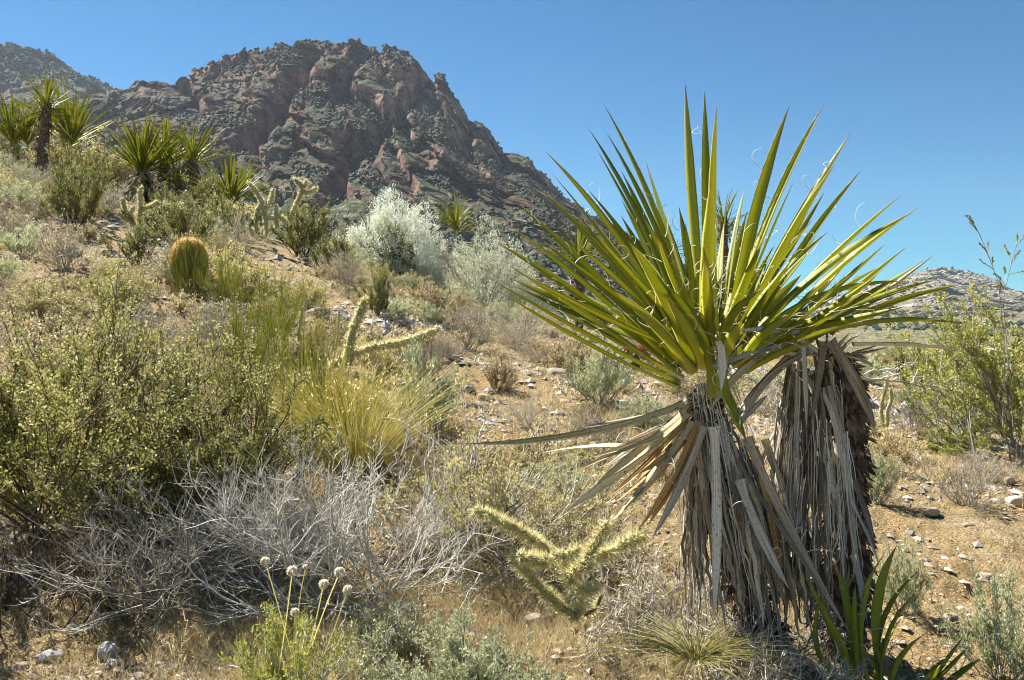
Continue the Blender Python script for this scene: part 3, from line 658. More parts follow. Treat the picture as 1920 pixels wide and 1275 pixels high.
# ------------------------------------------------------------------ cacti
def cholla(label, stems, Rst, sp_len, dens, origin, name='cholla', nside=8, spine='spine', trunk=()):
    """stems = lists of world points; each stem is a part with its spines as a sub-part"""
    r = thing(name, label, 'cactus', origin); rng = np.random.default_rng(len(stems) * 7 + int(abs(origin[0]) * 100))
    OCC.append((origin[0], origin[1], .12))
    for si, pts in enumerate(stems):
        pts = np.array(pts) - origin; woody = si in trunk
        L = np.concatenate([[0], np.cumsum(np.linalg.norm(np.diff(pts, axis=0), axis=1))]); n = max(10, int(L[-1] / (Rst * .45)))
        s = np.linspace(0, L[-1], n); P = np.stack([np.interp(s, L, pts[:, i]) for i in range(3)], 1)
        for _ in range(3): P[1:-1] = (P[:-2] + P[1:-1] * 2 + P[2:]) / 4
        ends = np.minimum(1, np.minimum(s / (Rst * 1.2) * .5 + .5, np.sqrt(np.clip((L[-1] - s) / (Rst * 1.3), 0.02, 1))))
        R = (Rst * (.55 if woody else 1)) * ends * (1 + .06 * np.sin(s / Rst * 2.2))
        V, F, al = tubes(P[None], R[None], 10); Vv = V.reshape(n, 10, 3); bumps = (1 + .16 * np.sin(np.arange(10)[None] * math.pi + s[:, None] / Rst * 3.6)); Vv = P[:, None] + (Vv - P[:, None]) * bumps[..., None]
        g = Geo().add(Vv.reshape(-1, 3), F, rng.uniform(.3, 1, n * 10), al)
        o = part('stem', g, M['brownstem'] if woody else M['chollaskin'], r)
        # areoles carrying fans of spines
        na = int(L[-1] * dens * (.35 if woody else 1)); t = rng.uniform(.0, 1, na); idx = t * (n - 1); a = np.minimum(idx.astype(int), n - 2); C = P[a] + (P[a + 1] - P[a]) * (idx - a)[:, None]
        T = nrm(P[a + 1] - P[a]); d = nrm(rng.normal(size=(na, 3))); d = nrm(d - (d * T).sum(1, keepdims=True) * T); tipf = np.clip((t - .93) / .07, 0, 1)[:, None]; d = nrm(d + T * tipf * 1.5)
        C = C + d * R[a][:, None] * .95
        m = 10; dd = np.repeat(nrm(d + T * .25), m, 0) + rng.normal(size=(na * m, 3)) * .55; dd = nrm(dd); CC = np.repeat(C, m, 0); ln = sp_len * rng.uniform(.45, 1.15, na * m)
        side = nrm(np.cross(dd, rng.normal(size=dd.shape))) * (sp_len * (.05 if origin[1] < 4 else .075))
        V = np.stack([CC + side, CC - side, CC + dd * ln[:, None]], 1).reshape(-1, 3); F = (np.arange(na * m) * 3)[:, None] + np.arange(3)
        part('spines', Geo().add(V, F, np.repeat(rng.random(na * m), 3)), M[spine], o, False, True)
    return r
M['chollaskin'] = foliage_mat('cactus_skin', [(.20, .20, .08), (.36, .34, .16), (.50, .46, .26)], 0, .8)
o0 = gp(1078, 2.55, 0)
P_ = lambda l, Y: [W(u, v, Y + (q[0] if q else 0)) for u, v, *q in l]
cholla('spiny cholla cactus with crossing straw coloured arms beside the yucca', [
    P_([(1085, 1160), (1050, 1135), (1020, 1110), (990, 1075), (963, 1045)], 2.5),
    P_([(968, 1043), (1010, 1052), (1050, 1045), (1090, 1028)], 2.46),
    P_([(1032, 1035, .05), (1000, 1010), (950, 985), (915, 965), (888, 958)], 2.55),
    P_([(1068, 1080), (1100, 1050), (1120, 1015), (1130, 990), (1143, 975)], 2.42),
    P_([(1075, 1075), (1115, 1045), (1160, 1025), (1195, 1008), (1212, 1003)], 2.45),
    P_([(1062, 1130), (1085, 1110), (1105, 1105), (1122, 1098)], 2.40),
    P_([(1082, 1160), (1085, 1130), (1078, 1100), (1060, 1065), (1055, 1045)], 2.5),
    P_([(1095, 1155), (1118, 1140), (1128, 1115)], 2.5),
], .0085, .027, 800, o0, trunk=(7,))
o1 = spot(632, 700)
Yc = o1[1]
cholla('mid slope cholla with one upright arm and one long arm pointing right', [
    P_([(618, 692), (640, 675), (668, 660), (700, 652), (745, 645), (790, 632), (822, 618)], Yc),
    P_([(655, 688), (655, 650), (665, 610), (678, 580), (684, 562)], Yc - .05),
], 6.2 * Yc / FPX, 10 * Yc / FPX, 420, o1)
o2 = spot(705, 725); Yd = o2[1]
cholla('low clump of short cholla joints below the long cholla arm', [P_([(700, 722), (706, 705), (716, 685)], Yd), P_([(690, 722), (682, 702)], Yd), P_([(712, 722), (722, 708), (730, 696)], Yd)], 5 * Yd / FPX, 8 * Yd / FPX, 350, o2)
def hill_cholla(label, base, arms, Yover=None, Rpx=3.6, sp=4.8, origin=None):
    o = spot(*base); Yover = Yover or spot(base[0], base[1] + 28)[1]; Y = Yover
    if Yover: x = (base[0] - 960) / FPX * Y; o = np.array([x, Y, gz1(x, Y)])
    return cholla(label, [P_(a, Y) for a in arms], Rpx * Y / FPX, sp * Y / FPX, 300, o)
hill_cholla('pale branching cholla above and left of the barrel cactus', (262, 425), [
    [(262, 425), (262, 400), (264, 380), (262, 360), (265, 350)], [(263, 395), (280, 388), (298, 378)], [(255, 425), (240, 410), (232, 385), (230, 372)],
    [(250, 418), (245, 400), (252, 385)], [(240, 415), (228, 405), (222, 397)]])
hill_cholla('tangled pale cholla with drooping arms left of the big silvery shrub', (500, 440), [
    [(500, 440), (498, 410), (490, 375), (478, 355), (465, 342)], [(497, 400), (508, 375), (512, 355)], [(485, 440), (478, 420), (458, 405), (470, 400)],
    [(480, 425), (482, 395), (492, 380)], [(520, 430), (517, 405), (518, 385)], [(500, 410), (525, 405), (540, 420)], [(475, 445), (470, 430), (462, 425)]])
hill_cholla('upright forked cholla right of the tangled one', (540, 430), [
    [(540, 430), (548, 400), (562, 370), (568, 350), (552, 335)], [(566, 360), (580, 362), (594, 352)], [(550, 398), (565, 395), (574, 385)], [(568, 352), (574, 345), (573, 338)]])
hill_cholla('small cholla against the trunk of the tall hillside yucca', (85, 262), [[(85, 262), (84, 248), (78, 240)], [(84, 250), (92, 246), (98, 248)]], Rpx=3)
hill_cholla('pair of thin pale cholla arms on the golden flat right of the yucca', (1660, 800), [
    [(1656, 800), (1652, 770), (1655, 745), (1660, 730), (1666, 702)], [(1664, 800), (1664, 768), (1672, 750), (1670, 728)]], Rpx=3.2, sp=4)
hill_cholla('thin straw cholla standing right of the rush like shrub', (560, 625), [[(560, 640), (562, 610), (568, 575)]], Rpx=2.2, sp=3)
hill_cholla('slender cholla stalk left of the upright cholla arm', (632, 650), [[(630, 655), (634, 620), (636, 580)]], Rpx=2.2, sp=3)

def barrel(label, u, vb, hpx, wpx, Y, skin, sp, seed):
    x = (u - 960) / FPX * Y; m = Y / FPX; o = np.array([x, Y, H - (vb - 637.5) * m]); r = thing('barrel_cactus', label, 'cactus', o)
    hh, ww = hpx * m, wpx * m * .5; nr, ns = 26, 96; a = np.linspace(0, math.pi * .5, nr); th = np.arange(ns) * 2 * math.pi / ns
    R = ww * np.cos(a) ** .6; Z = hh * .35 + hh * .65 * np.sin(a); R = np.concatenate([[ww * .85], R]); Z = np.concatenate([[0], Z])
    rib = 1 + .12 * np.cos(th * 16); rib = rib[None] * np.ones((nr + 1, 1)); V = np.stack([R[:, None] * rib * np.cos(th), R[:, None] * rib * np.sin(th), Z[:, None] + 0 * rib], -1)
    i = np.arange(nr)[:, None] * ns; j = np.arange(ns)[None]; F = np.stack([i + j, i + (j + 1) % ns, i + ns + (j + 1) % ns, i + ns + j], -1).reshape(-1, 4)
    part('body', Geo().add(V.reshape(-1, 3), F, .5), skin, r)
    rng = np.random.default_rng(seed); n = 5200; k = rng.integers(0, 16, n) * 2 * math.pi / 16 + rng.normal(0, .035, n); q = rng.uniform(0, nr - .01, n); f = q.astype(int); Rr = R[f] + (R[f + 1] - R[f]) * (q - f); Zz = Z[f] + (Z[f + 1] - Z[f]) * (q - f)
    C = np.stack([Rr * 1.05 * np.cos(k), Rr * 1.05 * np.sin(k), Zz], 1); d = nrm(nrm(C - np.array([0, 0, hh * .35])) + rng.normal(size=(n, 3)) * .7); s = nrm(np.cross(d, rng.normal(size=d.shape))) * .0022
    V = np.stack([C + s, C - s, C + d * (hh * .13) * rng.uniform(.5, 1.2, (n, 1))], 1).reshape(-1, 3)
    part('spines', Geo().add(V, (np.arange(n) * 3)[:, None] + np.arange(3), np.repeat(np.clip(rng.random(n) * .6 + .4 * (Zz / hh), 0, 1), 3)), sp, r, False, True)
    return r
_y = spot(355, 552)[1]; barrel('barrel cactus with an orange spined dome on the left slope', 355, 522, 70, 60, _y, M['olive'], M['redspine'], 3)
_y = spot(1190, 690)[1]; barrel('small crimson spined barrel cactus behind the lowest left yucca leaves', 1190, 690, 40, 56, _y, M['olive'], M['crimson'], 4)

# ------------------------------------------------------------------ yuccas
def blade(P, wid, normal, rnd, fold=.35, k=16, twist=0., thick=.1, crook=None):
    """closed channelled blade along the points P (n,3); normal = direction its hollow upper side faces"""
    P = np.asarray(P, float); n = len(P); T = nrm(np.gradient(P, axis=0)); N = nrm(normal - (T @ normal)[:, None] * T)
    if twist:
        a = np.linspace(0, twist, n)[:, None]; B = np.cross(T, N); N = N * np.cos(a) + B * np.sin(a)
    B = np.cross(T, N); w = np.asarray(wid)[:, None] * .5
    up = lambda a, b: P + B * w * a + N * w * b
    f = fold
    V = np.stack([up(-1, f), up(-.5, f * .25), up(0, 0), up(.5, f * .25), up(1, f), up(.5, f * .25 - thick * 1.5), up(0, -thick * 2), up(-.5, f * .25 - thick * 1.5)], 1)
    i = np.arange(n - 1)[:, None] * 8; j = np.arange(8)[None]; F = np.stack([i + j, i + (j + 1) % 8, i + 8 + (j + 1) % 8, i + 8 + j], -1).reshape(-1, 4)
    ac = np.tile([-1, -.5, 0, .5, 1, .5, 0, -.5], n); al = np.repeat(np.linspace(0, 1, n), 8)
    return V.reshape(-1, 3), F, rnd, al, ac
def bez(a, c, b, n):
    t = np.linspace(0, 1, n)[:, None]; return (1 - t) ** 2 * a + 2 * t * (1 - t) * c + t * t * b
def leaf_w(n, w):
    t = np.linspace(0, 1, n); p = np.interp(t, [0, .05, .2, .45, .7, .88, .97, 1], [1.25, .95, .8, 1., .82, .42, .10, .015]); return w * p

YU = 2.6
hero_o = np.array([(1400 - 960) / FPX * YU, YU, gz1((1400 - 960) / FPX * YU, YU)])
hero = thing('mojave_yucca', 'large green yucca with a fan of sword leaves over two shaggy trunks', 'yucca', hero_o)
OCC.append((hero_o[0], YU, .3))
hr = np.random.default_rng(11)
FIB = Geo()
def hero_leaf(b, t, wpx=26, dyb=0., dyt=None, sag=0., mat='yleaf', name='leaf', nrm_at=None, n=18, owner=None, center=(1325, 660, YU), fib=1.0, fold=None):
    """b, t in pixels of the photograph; dy* metres towards (-) or away from (+) the camera"""
    Lp = math.hypot(t[0] - b[0], t[1] - b[1])
    if dyt is None:
        want = .62 if mat == 'yleaf' else .5; app = Lp * YU / FPX; dyt = math.sqrt(max(0, want ** 2 - app ** 2)) * .8 * (1 if hr.random() < .5 else -1)
    A = W(b[0], b[1], YU + dyb); B = W(t[0], t[1], YU + dyt); px = np.array([t[0] - b[0], t[1] - b[1]]) / max(Lp, 1)
    perp = np.array([px[1], -px[0]]); cm = ((b[0] + t[0]) / 2 + perp[0] * sag * Lp * 2, (b[1] + t[1]) / 2 + perp[1] * sag * Lp * 2)
    C = W(cm[0], cm[1], YU + (dyb + dyt) / 2)
    P = bez(A, C, B, n) - hero_o; wm = wpx * YU / FPX
    top = W(center[0], center[1] - 900, center[2]) - hero_o; N = nrm(top - P[n // 2]); N = nrm(N + hr.normal(size=3) * .28)
    if nrm_at is not None: N = nrm(np.array(nrm_at, float))
    g = Geo(); V, F, r_, al, ac = blade(P, leaf_w(n, wm), N, 0, fold if fold is not None else hr.uniform(.45, .85), twist=hr.normal(0, .35)); g.add(V, F, hr.random(), al, ac)
    o = part(name, g, M[mat], owner or hero)
    # pale threads peeling off the margins
    for _ in range(int(hr.poisson(2.6 * fib))):
        i = int(hr.integers(3, n - 3)); e = V.reshape(n, 8, 3)[i, 0 if hr.random() < .5 else 4]; T = nrm(P[i + 1] - P[i - 1]); s = nrm(e - P[i]); q = nrm(hr.normal(size=3))
        m = 11; a = np.linspace(0, hr.uniform(.8, 3.4), m); rad = hr.uniform(.012, .05) * np.linspace(1, hr.uniform(.3, 1.1), m)
        ax1, ax2 = nrm(s + .4 * q), nrm(T * (1 if hr.random() < .6 else -1) + .6 * q)
        pp = e + ax1[None] * (np.sin(a) * rad)[:, None] + ax2[None] * ((1 - np.cos(a)) * rad)[:, None]
        add_tubes(FIB, pp[None], np.linspace(.0011, .0005, m)[None], 3, [hr.random()])
    return o
GL = [  # base, tip, width px, base dy, tip dy, sag
 ((1318, 625), (1285, 157), 27, .00, .10, .01), ((1332, 628), (1321, 171), 25, .04, .25, 0), ((1345, 625), (1344, 199), 27, -.03, -.10, .012), ((1328, 600), (1323, 237), 14, .08, .3, 0),
 ((1322, 655), (1333, 338), 34, -.10, -.30, -.01), ((1300, 640), (1285, 418), 22, .05, -.15, 0),
 ((1298, 640), (1132, 195), 28, .02, .15, -.035), ((1292, 650), (1105, 243), 25, .05, .25, -.03), ((1306, 650), (1137, 248), 27, -.02, .00, -.03), ((1288, 640), (1118, 279), 22, .08, .35, -.02),
 ((1285, 670), (1024, 285), 27, .02, .10, -.04), ((1280, 670), (1036, 326), 22, .06, .25, -.02), ((1285, 685), (1005, 347), 28, -.03, -.08, -.03), ((1275, 690), (955, 368), 24, .04, .12, -.015),
 ((1300, 665), (1101, 354), 24, -.02, -.15, -.03), ((1270, 695), (958, 426), 25, .02, .05, -.02), ((1275, 705), (927, 452), 26, -.03, -.08, -.02), ((1270, 710), (955, 498), 20, .04, .15, .0),
 ((1272, 720), (922, 524), 25, -.02, -.05, .01), ((1275, 728), (936, 546), 20, -.05, -.12, .025), ((1285, 690), (1033, 465), 24, -.06, -.25, -.02), ((1290, 680), (1075, 455), 24, -.07, -.3, -.03),
 ((1300, 690), (1180, 455), 30, -.1, -.35, -.05), ((1332, 745), (1207, 515), 33, -.12, -.22, -.14), ((1300, 700), (1150, 545), 25, -.1, -.4, -.04), ((1280, 712), (1010, 560), 20, .06, .3, 0),
 ((1290, 660), (1062, 395), 22, .07, .3, -.02), ((1295, 655), (1165, 320), 22, .08, .4, -.02), ((1310, 640), (1210, 300), 20, .1, .45, -.01), ((1285, 695), (1000, 505), 22, .03, .2, -.01),
 ((1360, 625), (1480, 199), 28, .00, .10, .02), ((1372, 628), (1546, 194), 26, .03, .15, .03), ((1380, 640), (1597, 246), 26, -.02, .05, .01), ((1390, 640), (1565, 309), 26, -.05, -.10, .02),
 ((1400, 640), (1615, 319), 22, .05, .22, .02), ((1370, 630), (1490, 337), 18, .08, .3, .01), ((1355, 615), (1398, 347), 18, .1, .35, .01), ((1400, 655), (1692, 364), 24, .02, .12, .02),
 ((1420, 660), (1726, 386), 24, -.02, .02, .03), ((1360, 690), (1713, 397), 29, -.1, -.12, .045), ((1480, 650), (1700, 463), 18, .08, .2, .0), ((1470, 660), (1758, 524), 25, .0, .0, .045),
 ((1495, 655), (1800, 534), 22, .03, .06, .04), ((1400, 640), (1697, 528), 20, -.06, -.10, .09), ((1495, 640), (1805, 607), 22, -.02, -.05, .06), ((1375, 690), (1607, 507), 25, -.12, -.2, -.02),
 ((1350, 670), (1553, 434), 26, -.05, -.15, .03), ((1365, 660), (1532, 441), 22, .0, .0, .01), ((1350, 655), (1428, 544), 34, -.16, -.3, .10), ((1350, 660), (1454, 458), 22, .02, .2, .02),
 ((1360, 655), (1525, 410), 25, -.04, -.2, .02), ((1350, 690), (1392, 600), 30, -.2, -.33, .02), ((1385, 690), (1480, 590), 26, -.1, -.3, .05), ((1405, 680), (1560, 560), 24, -.03, -.25, .03),
 ((1400, 700), (1530, 640), 24, -.1, -.25, .03), ((1430, 660), (1640, 440), 20, .1, .3, .02), ((1400, 640), (1570, 380), 20, .12, .4, .02), ((1440, 650), (1650, 500), 20, .05, .2, .02),
 ((1330, 640), (1375, 870), 30, -.14, -.25, -.02), ((1320, 690), (1250, 560), 26, -.12, -.35, -.04), ((1375, 640), (1440, 300), 18, .12, .45, .01), ((1300, 620), (1245, 400), 20, .1, .4, -.01),
]
for i, (b, t, w, db, dt, sg) in enumerate(GL):
    if i == len(GL) - 4: hero_leaf((1345, 700), (1400, 828), 26, -.18, -.3, -.05, fib=.5, nrm_at=(.5, -1, .3)); continue
    hero_leaf(b, t, w * .84, db, dt, sg, fib=1.5)
for i in range(58):      # leaves of the back and the middle of the fan
    a = math.radians(hr.uniform(-72, 74)); L = hr.uniform(170, 360) * (1.0 if abs(a) > .4 else .85); bu = 1335 + 45 * math.sin(a) + (60 if a > .8 else 0)
    hero_leaf((bu, 672 - hr.uniform(0, 45)), (bu + L * 1.05 * math.sin(a), 655 - L * math.cos(a)), hr.uniform(15, 24), hr.uniform(-.05, .12), hr.choice([-1, 1, 1]) * math.sqrt(max(.01, .62 ** 2 - (L * YU / FPX) ** 2)) * .8, -.03 * math.sin(a), fib=1.5)
hero_leaf((1560, 628), (1752, 478), 16, .0, .05, .0, 'ytan', 'dry_leaf', fib=.3); hero_leaf((1470, 640), (1640, 430), 15, .05, .12, .01, 'ytan', 'dry_leaf', fib=.3)
hero_leaf((1600, 648), (1803, 658), 15, .0, .0, .025, 'ytan', 'dry_leaf', fib=.3)
for i in range(16):
    a = math.radians(hr.uniform(18, 62)); L = hr.uniform(120, 260)
    hero_leaf((1305 + hr.uniform(-15, 10), 785 + hr.uniform(-15, 20)), (1305 - L * math.cos(a), 785 + L * math.sin(a)), hr.uniform(9, 17), hr.uniform(-.12, .02), hr.uniform(-.3, .1), hr.uniform(0, .05), 'ytan' if hr.random() < .75 else 'ydead', 'dead_leaf', fib=.4, nrm_at=(hr.normal() * .5, -.6, .8), fold=.6)
for i in range(22):      # stubs and broken leaves round the top of the right trunk
    a = math.radians(hr.uniform(-100, 280)); L = hr.uniform(45, 120)
    hero_leaf((1558 + 22 * math.cos(a), 668), (1558 + L * math.cos(a), 655 - L * .45 * math.sin(a) + 14), hr.uniform(8, 15), .06 + hr.uniform(-.06, .04), .06 + hr.uniform(-.2, .1), hr.uniform(-.06, .12), 'ydead' if hr.random() < .7 else 'ytan', 'dead_leaf', fib=.6, fold=.6)
# dead leaves: thrown out to the left, long and bleached
DL = [((1285, 758), (868, 832), 14, -.05, -.2, .05, 'ytan'), ((1290, 775), (1120, 905), 22, -.1, -.2, .02, 'ytan'), ((1285, 785), (1060, 958), 18, -.05, -.15, .02, 'ytan'), ((1240, 838), (1010, 850), 13, .05, .2, -.03, 'ytan'),
      ((1300, 790), (1150, 975), 18, -.12, -.25, .03, 'ytan'), ((1295, 800), (1175, 950), 16, -.08, -.1, .02, 'ytan'), ((1310, 790), (1195, 995), 16, -.12, -.2, .03, 'ytan'), ((1305, 810), (1215, 985), 15, -.1, -.15, .02, 'ytan'),
      ((1320, 800), (1222, 1010), 14, -.14, -.2, .03, 'ydead'), ((1290, 770), (1130, 880), 14, .02, .05, .0, 'ydead'), ((1275, 765), (1090, 800), 12, .05, .2, .03, 'ydead'), ((1340, 690), (1500, 640), 12, -.22, -.1, .03, 'ydead'),
      ((1500, 628), (1390, 620), 14, -.12, -.2, -.04, 'ydead'), ((1555, 640), (1642, 812), 18, -.12, -.18, .05, 'ydead'), ((1450, 650), (1330, 770), 14, -.1, -.2, -.05, 'ytan'), ((1520, 660), (1390, 800), 13, -.08, -.1, -.12, 'ydead'),
      ((1500, 650), (1340, 840), 16, .05, .0, -.03, 'ydead'), ((1350, 640), (1352, 735), 14, -.25, -.28, .04, 'ydead'), ((1505, 640), (1512, 800), 12, -.14, -.2, .0, 'ydead'), ((1545, 640), (1520, 800), 16, -.13, -.2, .02, 'ydead'),
      ((1400, 820), (1592, 1185), 15, -.16, -.2, -.02, 'ydead'), ((1380, 860), (1545, 1110), 13, -.18, -.22, -.01, 'ydead'), ((1340, 800), (1338, 1165), 16, -.2, -.3, .015, 'ydead'), ((1385, 900), (1480, 1105), 18, -.2, -.26, -.03, 'ydead'),
      ((1600, 900), (1640, 1035), 12, -.02, -.1, .03, 'ydead'), ((1595, 940), (1650, 1065), 11, -.05, -.1, .02, 'ydead'), ((1600, 1040), (1620, 1160), 11, -.05, -.1, .04, 'ydead'), ((1280, 800), (1130, 920), 15, -.03, .1, .0, 'ydead'),
      ((1390, 790), (1440, 740), 10, -.1, -.1, .0, 'ydead'), ((1420, 900), (1490, 760), 12, .1, .1, .05, 'ydead'), ((1300, 760), (1180, 850), 13, .1, .15, .02, 'ytan')]
for b, t, w, db, dt, sg, m_ in DL: hero_leaf(b, t, w * 1.15, db, dt, sg, m_, 'dead_leaf', fib=.6, nrm_at=(hr.normal() * .5, -.6, .8), fold=.35)
def skirt(n, top, bot, w0, w1, cx_top, cx_bot, ctrY, r_top, r_bot, tan=.12):
    """dead leaves hanging round a trunk: from a ring near TOP px rows to BOT rows"""
    for i in range(n):
        a = hr.uniform(-math.pi * 1.05, .05 * math.pi); s = hr.uniform(0, 1) ** .9
        v0 = hr.uniform(*top); L = hr.uniform(.55, 1.05); v1 = v0 + (bot - v0) * L
        f0 = (v0 - top[0]) / (bot - top[0]); f1 = (v1 - top[0]) / (bot - top[0])
        cu0 = cx_top + (cx_bot - cx_top) * f0; cu1 = cx_top + (cx_bot - cx_top) * f1; r0 = r_top + (r_bot - r_top) * f0; r1 = (r_top + (r_bot - r_top) * f1) * hr.uniform(.75, 1.15)
        A = W(cu0 + math.cos(a) * r0 * .55, v0, YU + ctrY + math.sin(a) * r0 * .6 * YU / FPX); a2 = a + hr.normal() * .34
        B = W(cu1 + math.cos(a2) * r1, v1, YU + ctrY + math.sin(a2) * r1 * 1.0 * YU / FPX)
        C = A * .55 + B * .45 + (W(math.cos(a) * 18 + 960, 637.5, 1 * YU) - W(960, 637.5, YU)) + np.array([0, math.sin(a) * .03, .03])
        P = bez(A, C, B, 14); P[1:-1] += hr.normal(size=(12, 3)) * .003 + hr.normal(size=3) * .008; P -= hero_o
        wm = (w0 + (w1 - w0) * hr.random() ** 1.6) * YU / FPX; N = np.array([math.cos(a) + hr.normal() * .6, math.sin(a) + hr.normal() * .5, .1])
        t = np.linspace(0, 1, 14); wd = wm * np.interp(t, [0, .1, .5, .85, 1], [1.3, 1, .9, .6, .12]); g = Geo()
        V, F, r_, al, ac = blade(P, wd, nrm(N), 0, hr.uniform(.3, .9), twist=hr.normal() * .7); g.add(V, F, hr.random(), al, ac)
        part('dead_leaf', g, M['ytan'] if hr.random() < tan else M['ydead'], hero)
skirt(96, (770, 960), 1165, 5, 17, 1325, 1405, 0.0, 44, 112, .16)
skirt(82, (655, 900), 1185, 5, 18, 1520, 1528, .06, 62, 98, .06)
skirt(56, (820, 1010), 1215, 6, 16, 1410, 1490, .03, 72, 92, .15)
SG = Geo()
for _ in range(190):     # loose fibres and split strips between the hanging leaves
    lf = hr.random() < .5; a = hr.uniform(-math.pi, 0); v0 = hr.uniform(700, 1000); v1 = v0 + hr.uniform(70, 260); f0, f1 = (v0 - 700) / 450, min((v1 - 700) / 450, 1)
    c0, c1, r0, r1 = (1325 + 75 * f0, 1325 + 75 * f1, 45 + 50 * f0, 45 + 62 * f1) if lf else (1530 + 12 * f0, 1530 + 12 * f1, 52 + 20 * f0, 52 + 30 * f1)
    A = W(c0 + math.cos(a) * r0, v0, YU + math.sin(a) * r0 * YU / FPX); B = W(c1 + math.cos(a) * r1 * 1.05, min(v1, 1190), YU + math.sin(a) * r1 * YU / FPX)
    Q_ = bez(A, (A + B) / 2 + hr.normal(size=3) * .012, B, 8) + hr.normal(size=(8, 3)) * .0016 - hero_o
    add_tubes(SG, Q_[None], np.linspace(.0016, .0005, 8)[None] * hr.uniform(.5, 1.5), 3, [hr.random()])
part('loose_fibres', SG, M['palestem'], hero, True, True)
def trunk(name, pts, radii, owner, origin, seed, scales=700, sl=.045):
    rng = np.random.default_rng(seed); pts = np.array(pts); L = np.linspace(0, 1, 60); s = np.linspace(0, 1, len(pts)); P = np.stack([np.interp(L, s, pts[:, i]) for i in range(3)], 1)
    for _ in range(6): P[1:-1] = (P[:-2] + 2 * P[1:-1] + P[2:]) / 4
    R = np.interp(L, np.linspace(0, 1, len(radii)), radii); V, F, al = tubes((P - origin)[None], R[None], 28); Vv = V.reshape(60, 28, 3); c = (P - origin)[:, None]
    nn = fbm(V * 22, 4, seed).reshape(60, 28, 1); Vv = c + (Vv - c) * (1 + .22 * nn); g = Geo().add(Vv.reshape(-1, 3), F, .5, al)
    o = part(name, g, M['bark'], owner); n = scales; i = rng.integers(1, 58, n); th = rng.uniform(0, 6.283, n); j = (th / 6.2832 * 28).astype(int) % 28
    C = Vv[i, j]; T = nrm(P[i + 1] - P[i - 1]); d = nrm(C - (P - origin)[i]); D = nrm(-T * rng.uniform(.4, 1.2, (n, 1)) * (1 if pts[0][2] < pts[-1][2] else -1) + d * rng.uniform(.2, .9, (n, 1)) + rng.normal(size=d.shape) * .25)
    gs = Geo(); add_leaves(gs, C, D, sl * rng.uniform(.4, 1.2, n), sl * .35, rng, rng.random(n), .2); so = part('bark_scales', gs, M['brownstem'], o, False, True)
    return o
trunk('trunk', [W(1322, 720, YU), W(1340, 860, YU), W(1380, 1020, YU), W(1430, 1200, YU), W(1440, 1230, YU)], [.03, .042, .045, .05, .055], hero, hero_o, 5, 900)
trunk('trunk', [W(1565, 662, YU + .10), W(1582, 760, YU + .10), W(1578, 900, YU + .09), W(1585, 1050, YU + .08), W(1570, 1215, YU + .06)], [.032, .058, .058, .060, .07], hero, hero_o, 6, 1500)
# threads and fluff under the head
for _ in range(240):
    p = W(hr.normal(1330, 45), hr.normal(720, 28), YU - hr.uniform(.02, .12)) - hero_o; q = nrm(hr.normal(size=(3, 3))); a = np.linspace(0, hr.uniform(1, 5), 10); rad = hr.uniform(.008, .03)
    add_tubes(FIB, (p + q[0] * (np.sin(a) * rad)[:, None] + q[1] * ((1 - np.cos(a)) * rad)[:, None])[None], .0006, 3, [hr.random()])
part('leaf_threads', FIB, M['fibre'], hero, True, True)

# young yuccas at the bottom right
def pup(label, base, tips, Y, seed, wpx):
    global hero_o
    x = (base[0] - 960) / FPX * Y; o = np.array([x, Y, gz1(x, Y) - .01]); r = thing('young_yucca', label, 'yucca', o); rng = np.random.default_rng(seed); fb = Geo()
    for (tu, tv, dy, sg, bu, bv) in tips:
        A = W(bu, bv, Y + rng.uniform(-.02, .02)); B = W(tu, tv, Y + dy); Lp = math.hypot(tu - bu, tv - bv); pxv = np.array([tu - bu, tv - bv]) / Lp; perp = np.array([pxv[1], -pxv[0]])
        C = W((bu + tu) / 2 + perp[0] * sg * Lp * 2, (bv + tv) / 2 + perp[1] * sg * Lp * 2, Y + dy * .4); P = bez(A, C, B, 16) - o; N = nrm(np.array([0, 0, .6]) - P[8] + rng.normal(size=3) * .1)
        g = Geo(); V, F, r_, al, ac = blade(P, leaf_w(16, wpx * rng.uniform(.9, 1.3) * Y / FPX), N, 0, .6, twist=rng.normal(0, .3)); g.add(V, F, .5 + .7 * rng.random(), al, ac); part('leaf', g, M['yleaf'], r)
        for _ in range(4):
            i = int(rng.integers(2, 13)); e = V.reshape(16, 8, 3)[i, 0]; q = nrm(rng.normal(size=(2, 3))); a = np.linspace(0, rng.uniform(1.5, 5.5), 12); rad = rng.uniform(.01, .03)
            add_tubes(fb, (e + q[0] * (np.sin(a) * rad)[:, None] + q[1] * ((1 - np.cos(a)) * rad)[:, None])[None], .0011, 3, [rng.random()])
    part('leaf_threads', fb, M['fibre'], r, True, True); OCC.append((o[0], o[1], .12)); return r
pup('young yucca with curved green leaves at the foot of the right trunk', (1640, 1300), [
    (1508, 1080, -.03, -.03, 1600, 1290), (1538, 1142, -.10, -.08, 1590, 1290), (1565, 1052, .05, -.03, 1610, 1300), (1604, 1095, -.02, .04, 1612, 1300), (1662, 1033, .02, .13, 1630, 1290), (1682, 1022, .06, .10, 1650, 1270),
    (1725, 1068, .06, .15, 1655, 1300), (1718, 1112, -.05, .13, 1660, 1310), (1732, 1190, -.08, .12, 1670, 1310), (1595, 1060, .10, .15, 1640, 1250), (1540, 1118, -.05, .28, 1635, 1300), (1540, 1230, -.1, .02, 1575, 1285), (1690, 1160, .08, .1, 1650, 1300)], 2.42, 3, 17)
pup('small yucca with three dark green leaves in the bottom right corner', (1730, 1320), [(1808, 1192, .0, -.03, 1722, 1300), (1818, 1210, -.03, -.03, 1735, 1295), (1838, 1235, -.05, -.03, 1750, 1300), (1780, 1230, .05, 0, 1725, 1300)], 2.4, 4, 17)

